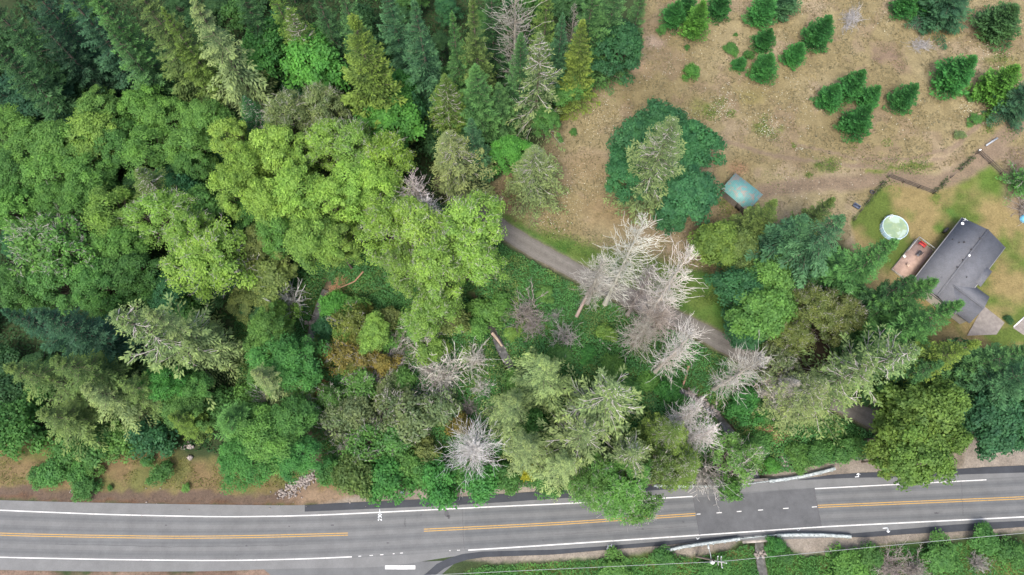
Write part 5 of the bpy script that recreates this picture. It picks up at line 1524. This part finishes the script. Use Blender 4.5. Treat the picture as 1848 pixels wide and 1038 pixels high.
q = P0(1545,373); tr = thing('water_trough', 'dark blue-grey trough beside the wire fence', 'trough', tuple(q), -.62)
M_TR = plain('trough_blue', (.10,.125,.19), .5, .1)
mb = MB(); mb.box((0,-.32,.25), (1.3,.06,.5)); mb.box((0,.32,.25), (1.3,.06,.5)); mb.box((-.62,0,.25), (.06,.58,.5)); mb.box((.62,0,.25), (.06,.58,.5)); mb.box((0,0,.04), (1.18,.58,.06)); link('tank', mb.mesh('tank', M_TR), tr)
mb = MB(); mb.beam((-.72,.0,.52), (-.72,.55,.52), .08, .05); link('brace', mb.mesh('brace', M_POST), tr)
q = P0(1767,273); mb = MB(); mb.lathe([(.001,.02),(.2,.02),(.24,.45),(.2,.45),(.17,.06),(.001,.06)], 16); tag(link('bucket', mb.mesh('bucket', M_WHT), None, None, tuple(q)), 'white bucket at the outer corner of the lawn fence', 'bucket')
mb = MB(); a_, b_ = P0(1778,264), P0(1799,250); mb.beam(a_+[0,0,.25], b_+[0,0,.25], .32, .12); mb.beam(a_*.6+b_*.4+[0,0,.1], a_*.6+b_*.4+[.4,.5,.1], .1, .2); mb.beam(a_*.3+b_*.7+[0,0,.1], a_*.3+b_*.7+[.3,.4,.1], .1, .2)
tag(link('grey_plank', mb.mesh('grey_plank', plain('grey_wood', (.30,.33,.36), .8, .15))), 'grey weathered plank bench beside the dirt track', 'plank')
q = P0(1848,396); mb = MB(); mb.lathe([(.001,.75),(.5,.7),(.8,.5),(.85,0)], 12); o = tag(link('blue_tarpaulin', mb.mesh('blue_tarpaulin', plain('tarp', (.12,.38,.55), .6)), None, None, tuple(q)), 'light blue covered heap at the right edge of the lawn', 'tarpaulin')
# grey brush piles on the meadow
for (u, v, rx, lab) in ((1537,36,24,'pile of silvery brushwood at the top of the meadow'),(1655,40,20,'loose grey brushwood on the meadow, upper'),(1662,82,20,'loose grey brushwood on the meadow, lower')):
    d = proto('DS', (int(u)) % 4); p_ = P0(u, v); r_ = thing('brushwood_pile', lab, 'brushwood', (p_[0], p_[1], hz(p_[0], p_[1])), u % 6); R = rx*mpp(u, v)
    r_.scale = (R/d['R'], R/d['R'], .7/d['h']); link('branches', d['m_crown'], r_, (.36,.355,.35)); r_.scale[0] *= 1.25; r_.scale[1] *= .7

# logs, snag and rocks in the creek corridor
def log(pts, rad, col, label, name='fallen_log', z=.35):
    w = np.array([P(u, v, z) for u, v in pts]); w[:,2] = z + height(w[:,0], w[:,1]).clip(-1.2, .6)
    mb = MB(); mb.tube(w, np.linspace(rad, rad*.55, len(w)), 8, .7); o = link(name, mb.mesh(name, M_BARK), None, col); tag(o, label, 'log'); return o
log([(888,598),(898,610),(906,622)], .34, (.42,.34,.28), 'pale split log lying across the creek bank', z=.6)
log([(1081,612),(1090,622),(1102,632)], .22, TINT['grey'], 'short grey log on the slope below the dead trio')
log([(1243,660),(1238,680),(1233,700)], .25, (.42,.28,.20), 'reddish log leaning beside the creek pool')
log([(655,490),(640,508),(622,516),(600,522)], .16, (.36,.24,.16), 'orange-brown fallen limb under the lime grove', z=.9)
log([(1040,572),(1056,540),(1072,508),(1085,480)], .32, (.36,.29,.25), 'thick reddish broken trunk at the left of the dead trio', 'broken_trunk', z=3.2)
log([(1725,717),(1760,705),(1800,700),(1850,690)], .38, TINT['pgrey'], 'pale leaning trunk crossing the right edge', 'leaning_trunk', z=9)
def branchy(u, v, rpx, lab, col):
    d = proto('DS', 2); p_ = P0(u, v); r_ = thing('fallen_branch', lab, 'branch', (p_[0], p_[1], hz(p_[0], p_[1])+.3), u % 6); R = rpx*mpp(u, v); r_.scale = (R/d['R'], R/d['R']*.45, .6/d['h']); link('branches', d['m_crown'], r_, col)
branchy(1395,785, 30, 'reddish-brown fallen branch on the slope above the bridge', (.45,.26,.17)); branchy(610,520, 26, 'splintered brown branches under the lime grove', (.42,.25,.15))
M_ROCK = plain('rock', (.24,.215,.20), .9, .3, 2.5)
def rocks(name, label, spots, seed, size=.35):
    rng = np.random.RandomState(seed); o = thing(name, label, 'rocks', tuple(P0(*spots[0][:2])))
    org = P0(*spots[0][:2]); mb = MB()
    for u, v, r, n in spots:
        for _ in range(n):
            p_ = P0(u+rng.normal()*r*.5, v+rng.normal()*r*.4); s_ = size*(.5+rng.rand())
            A = rng.normal(size=(3,3)); U_, _, _ = np.linalg.svd(A); mb.box(p_-org+[0,0,hz(p_[0],p_[1])+s_*.2], (s_, s_*.8, s_*.6), rng.rand()*6, rot=U_)
    me = mb.mesh(name, M_ROCK); bpy.data.objects.remove(o)
    o = link(name, me, None, None, tuple(org)); o['label'] = label; o['category'] = 'rocks'; o['kind'] = 'stuff'; return o
rocks('rock_gully', 'loose stones filling the gully beside the highway', [(560,862,12,70),(545,872,14,90),(525,885,16,90),(510,892,12,40),(565,845,8,30)], 3, .30)
rocks('rock_pile', 'heap of angular rocks on the slope above the bridge', [(1430,822,10,40),(1418,832,12,30),(1380,880,6,14)], 4, .55)
rocks('creek_stones', 'stones along the creek bed', [(1265,725,20,40),(1290,745,18,30),(555,580,8,26),(550,640,9,26),(340,805,8,16),(905,625,10,20),(1378,1000,10,30),(260,750,24,36),(343,828,5,8),(1250,705,10,16)], 5, .5)
rocks('roadside_litter', 'pale pebbles and litter along the verge', [(127,887,5,4),(168,886,4,4),(300,894,60,12),(500,898,60,16),(640,892,40,10)], 6, .16)
for (u, v, lab, col, s_) in ((1547,826,'dark bin bag left on the gravel shoulder',(.05,.055,.065),.5),(727,888,'pale blue bag in the roadside bushes',(.35,.42,.48),.35)):
    q = P0(u, v); mb = MB(); k = np.linspace(0, math.pi, 8); mb.lathe([(s_*max(.01,math.sin(a))*(1+.12*math.sin(5*a)), s_*.5-s_*.5*math.cos(a)) for a in k][::-1], 11)
    o = link('bin_bag', mb.mesh('bin_bag', plain('bag_plastic', col, .4, .3, 6)), None, None, tuple(q)); tag(o, lab, 'bag')

# guard rails, white-washed and dusty, on timber posts
M_GR = plain('guard_rail_metal', (.29,.33,.33), .6, .45, 2.6)
def guard(px, label, w=.42, h=.62, post=1.9, dirty=True):
    w_ = PX(px, .55); s = np.concatenate([[0], np.cumsum(np.linalg.norm(np.diff(w_, axis=0), axis=1))]); n = max(3, int(s[-1]/post)+1)
    tt = np.linspace(0, s[-1], n*3); q = np.stack([np.interp(tt, s, w_[:,i]) for i in range(3)], 1); org = q[0]*[1,1,0]; q = q-org
    o = thing('guard_rail', label, 'guard rail', tuple(org), 0, 'guard rails at the creek crossing')
    # W-shaped beam: two ridges
    T = nrm(np.gradient(q, axis=0)); S = np.cross(T, [0,0,1]); prof = [(-.42,-.28),(-.10,-.17),(-.5,-.02),(-.10,.13),(-.42,.26),(-.05,.22),(.12,.24),(.5,.10),(.42,-.28)]
    V = np.stack([q + S*(a*w) + [0,0,b*h] for a, b in prof], 1); m_ = len(prof); n3 = len(q); i, j = np.meshgrid(np.arange(n3-1), np.arange(m_), indexing='ij')
    Q = np.stack([i*m_+j, i*m_+(j+1)%m_, (i+1)*m_+(j+1)%m_, (i+1)*m_+j], -1).reshape(-1,4); mb = MB(); mb.add(V.reshape(-1,3), Q); link('beam', mb.mesh('beam', M_GR), o)
    for k in range(n):
        p_ = q[min(k*3+1, len(q)-1)]; sd = S[min(k*3+1, len(q)-1)]; mb = MB(); mb.box(p_*[1,1,0]+sd*.30*(1 if w > .3 else .2)+[0,0,.38], (.16,.16,.8)); link('post', mb.mesh('post', M_GR), o)
    return o
guard([(1197,995),(1230,987),(1262,982),(1300,977),(1335,972)], 'curved white guard rail on the near side left of the bridge', .55)
guard([(1335,972),(1368,968.5),(1402,965)], 'thin straight rail across the bridge on the near side', .16, .3)
guard([(1402,966),(1440,964.5),(1485,965),(1536,968)], 'curved white guard rail on the near side right of the bridge', .62)
guard([(1180,876),(1230,877),(1280,877),(1330,875)], 'white guard rail on the far side left of the bridge, partly under dead branches', .5)
guard([(1330,875),(1360,872),(1388,868)], 'thin straight rail across the bridge on the far side', .16, .3)
guard([(1388,868),(1420,864),(1455,858),(1485,851),(1507,845)], 'white guard rail on the far side right of the bridge, curving away', .6)

# utility pole, street lamp and wires
base = P0(1263,1003); top = P(1287,1011,9.6); base[:2] = P(1287,1011,9.6)[:2]
M_POLE = plain('pole_wood', (.20,.165,.14), .9, .2)
M_INS = plain('insulator', (.55,.62,.62), .3, .1)
pole = thing('utility_pole', 'wooden utility pole with crossarm and street lamp below the guard rail', 'utility pole', (base[0], base[1], hz(base[0], base[1])))
mb = MB(); mb.tube([(0,0,-.3),(0,0,5),(0,0,9.9)], [.19,.16,.13], 10); link('pole', mb.mesh('pole', M_POLE), pole)
mb = MB(); mb.box((1.0,-.25,9.2), (2.2,.12,.14), -.18); mb.box((1.35,-.3,9.0), (.12,1.6,.12), 0); mb.box((.85,-.1,9.0), (.10,1.3,.10), 0); ca = link('crossarm', mb.mesh('crossarm', plain('arm_grey', (.35,.35,.34), .8)), pole)
for x_, y_ in ((1.35,-1.05),(1.35,.45),(.85,.5),(2.0,-.42)):
    mb = MB(); mb.lathe([(.001,.28),(.06,.27),(.09,.2),(.05,.16),(.09,.1),(.05,.0)], 10, (x_, y_, 9.1)); link('insulator', mb.mesh('insulator', M_INS), ca)
mb = MB(); mb.lathe([(.001,.9),(.24,.88),(.27,.8),(.27,.1),(.2,0),(.001,0)], 16, (.02,-.34,8.4)); link('transformer', mb.mesh('transformer', plain('transformer_grey', (.66,.68,.68), .5)), pole)
mb = MB(); mb.tube([(0,0,8.6),(-.15,.7,9.0),(-.35,1.6,9.1)], .05, 6); mb.box((-.40,1.85,9.08), (.24,.7,.14), .15); link('lamp_arm', mb.mesh('lamp_arm', M_GR), pole)
M_WIRE = plain('cable', (.28,.30,.30), .5, .05)
def wire(a_, b_, sag, label, r=.035):
    s_ = np.linspace(0, 1, 40)[:,None]; p_ = a_*(1-s_) + b_*s_; p_[:,2] -= 4*sag*(s_*(1-s_))[:,0]; org = p_[0].copy()
    mb = MB(); mb.tube(p_-org, r, 5); tag(link('overhead_cable', mb.mesh('overhead_cable', M_WIRE), None, None, tuple(org)), label, 'cable', 'overhead cables')
tp = np.array([base[0]+1.2, base[1]-.2, 9.35])
lft = P(820,1036,8.5); lft = tp + (lft-tp)*2.2; lft[2] = 9.3
rgt = P(1848,962,8.5); rgt = tp + (rgt-tp)*1.6; rgt[2] = 9.3
wire(tp, lft, .9, 'overhead cable running left from the utility pole along the highway')
wire(tp, rgt, .8, 'overhead cable running right from the utility pole to the picture edge')
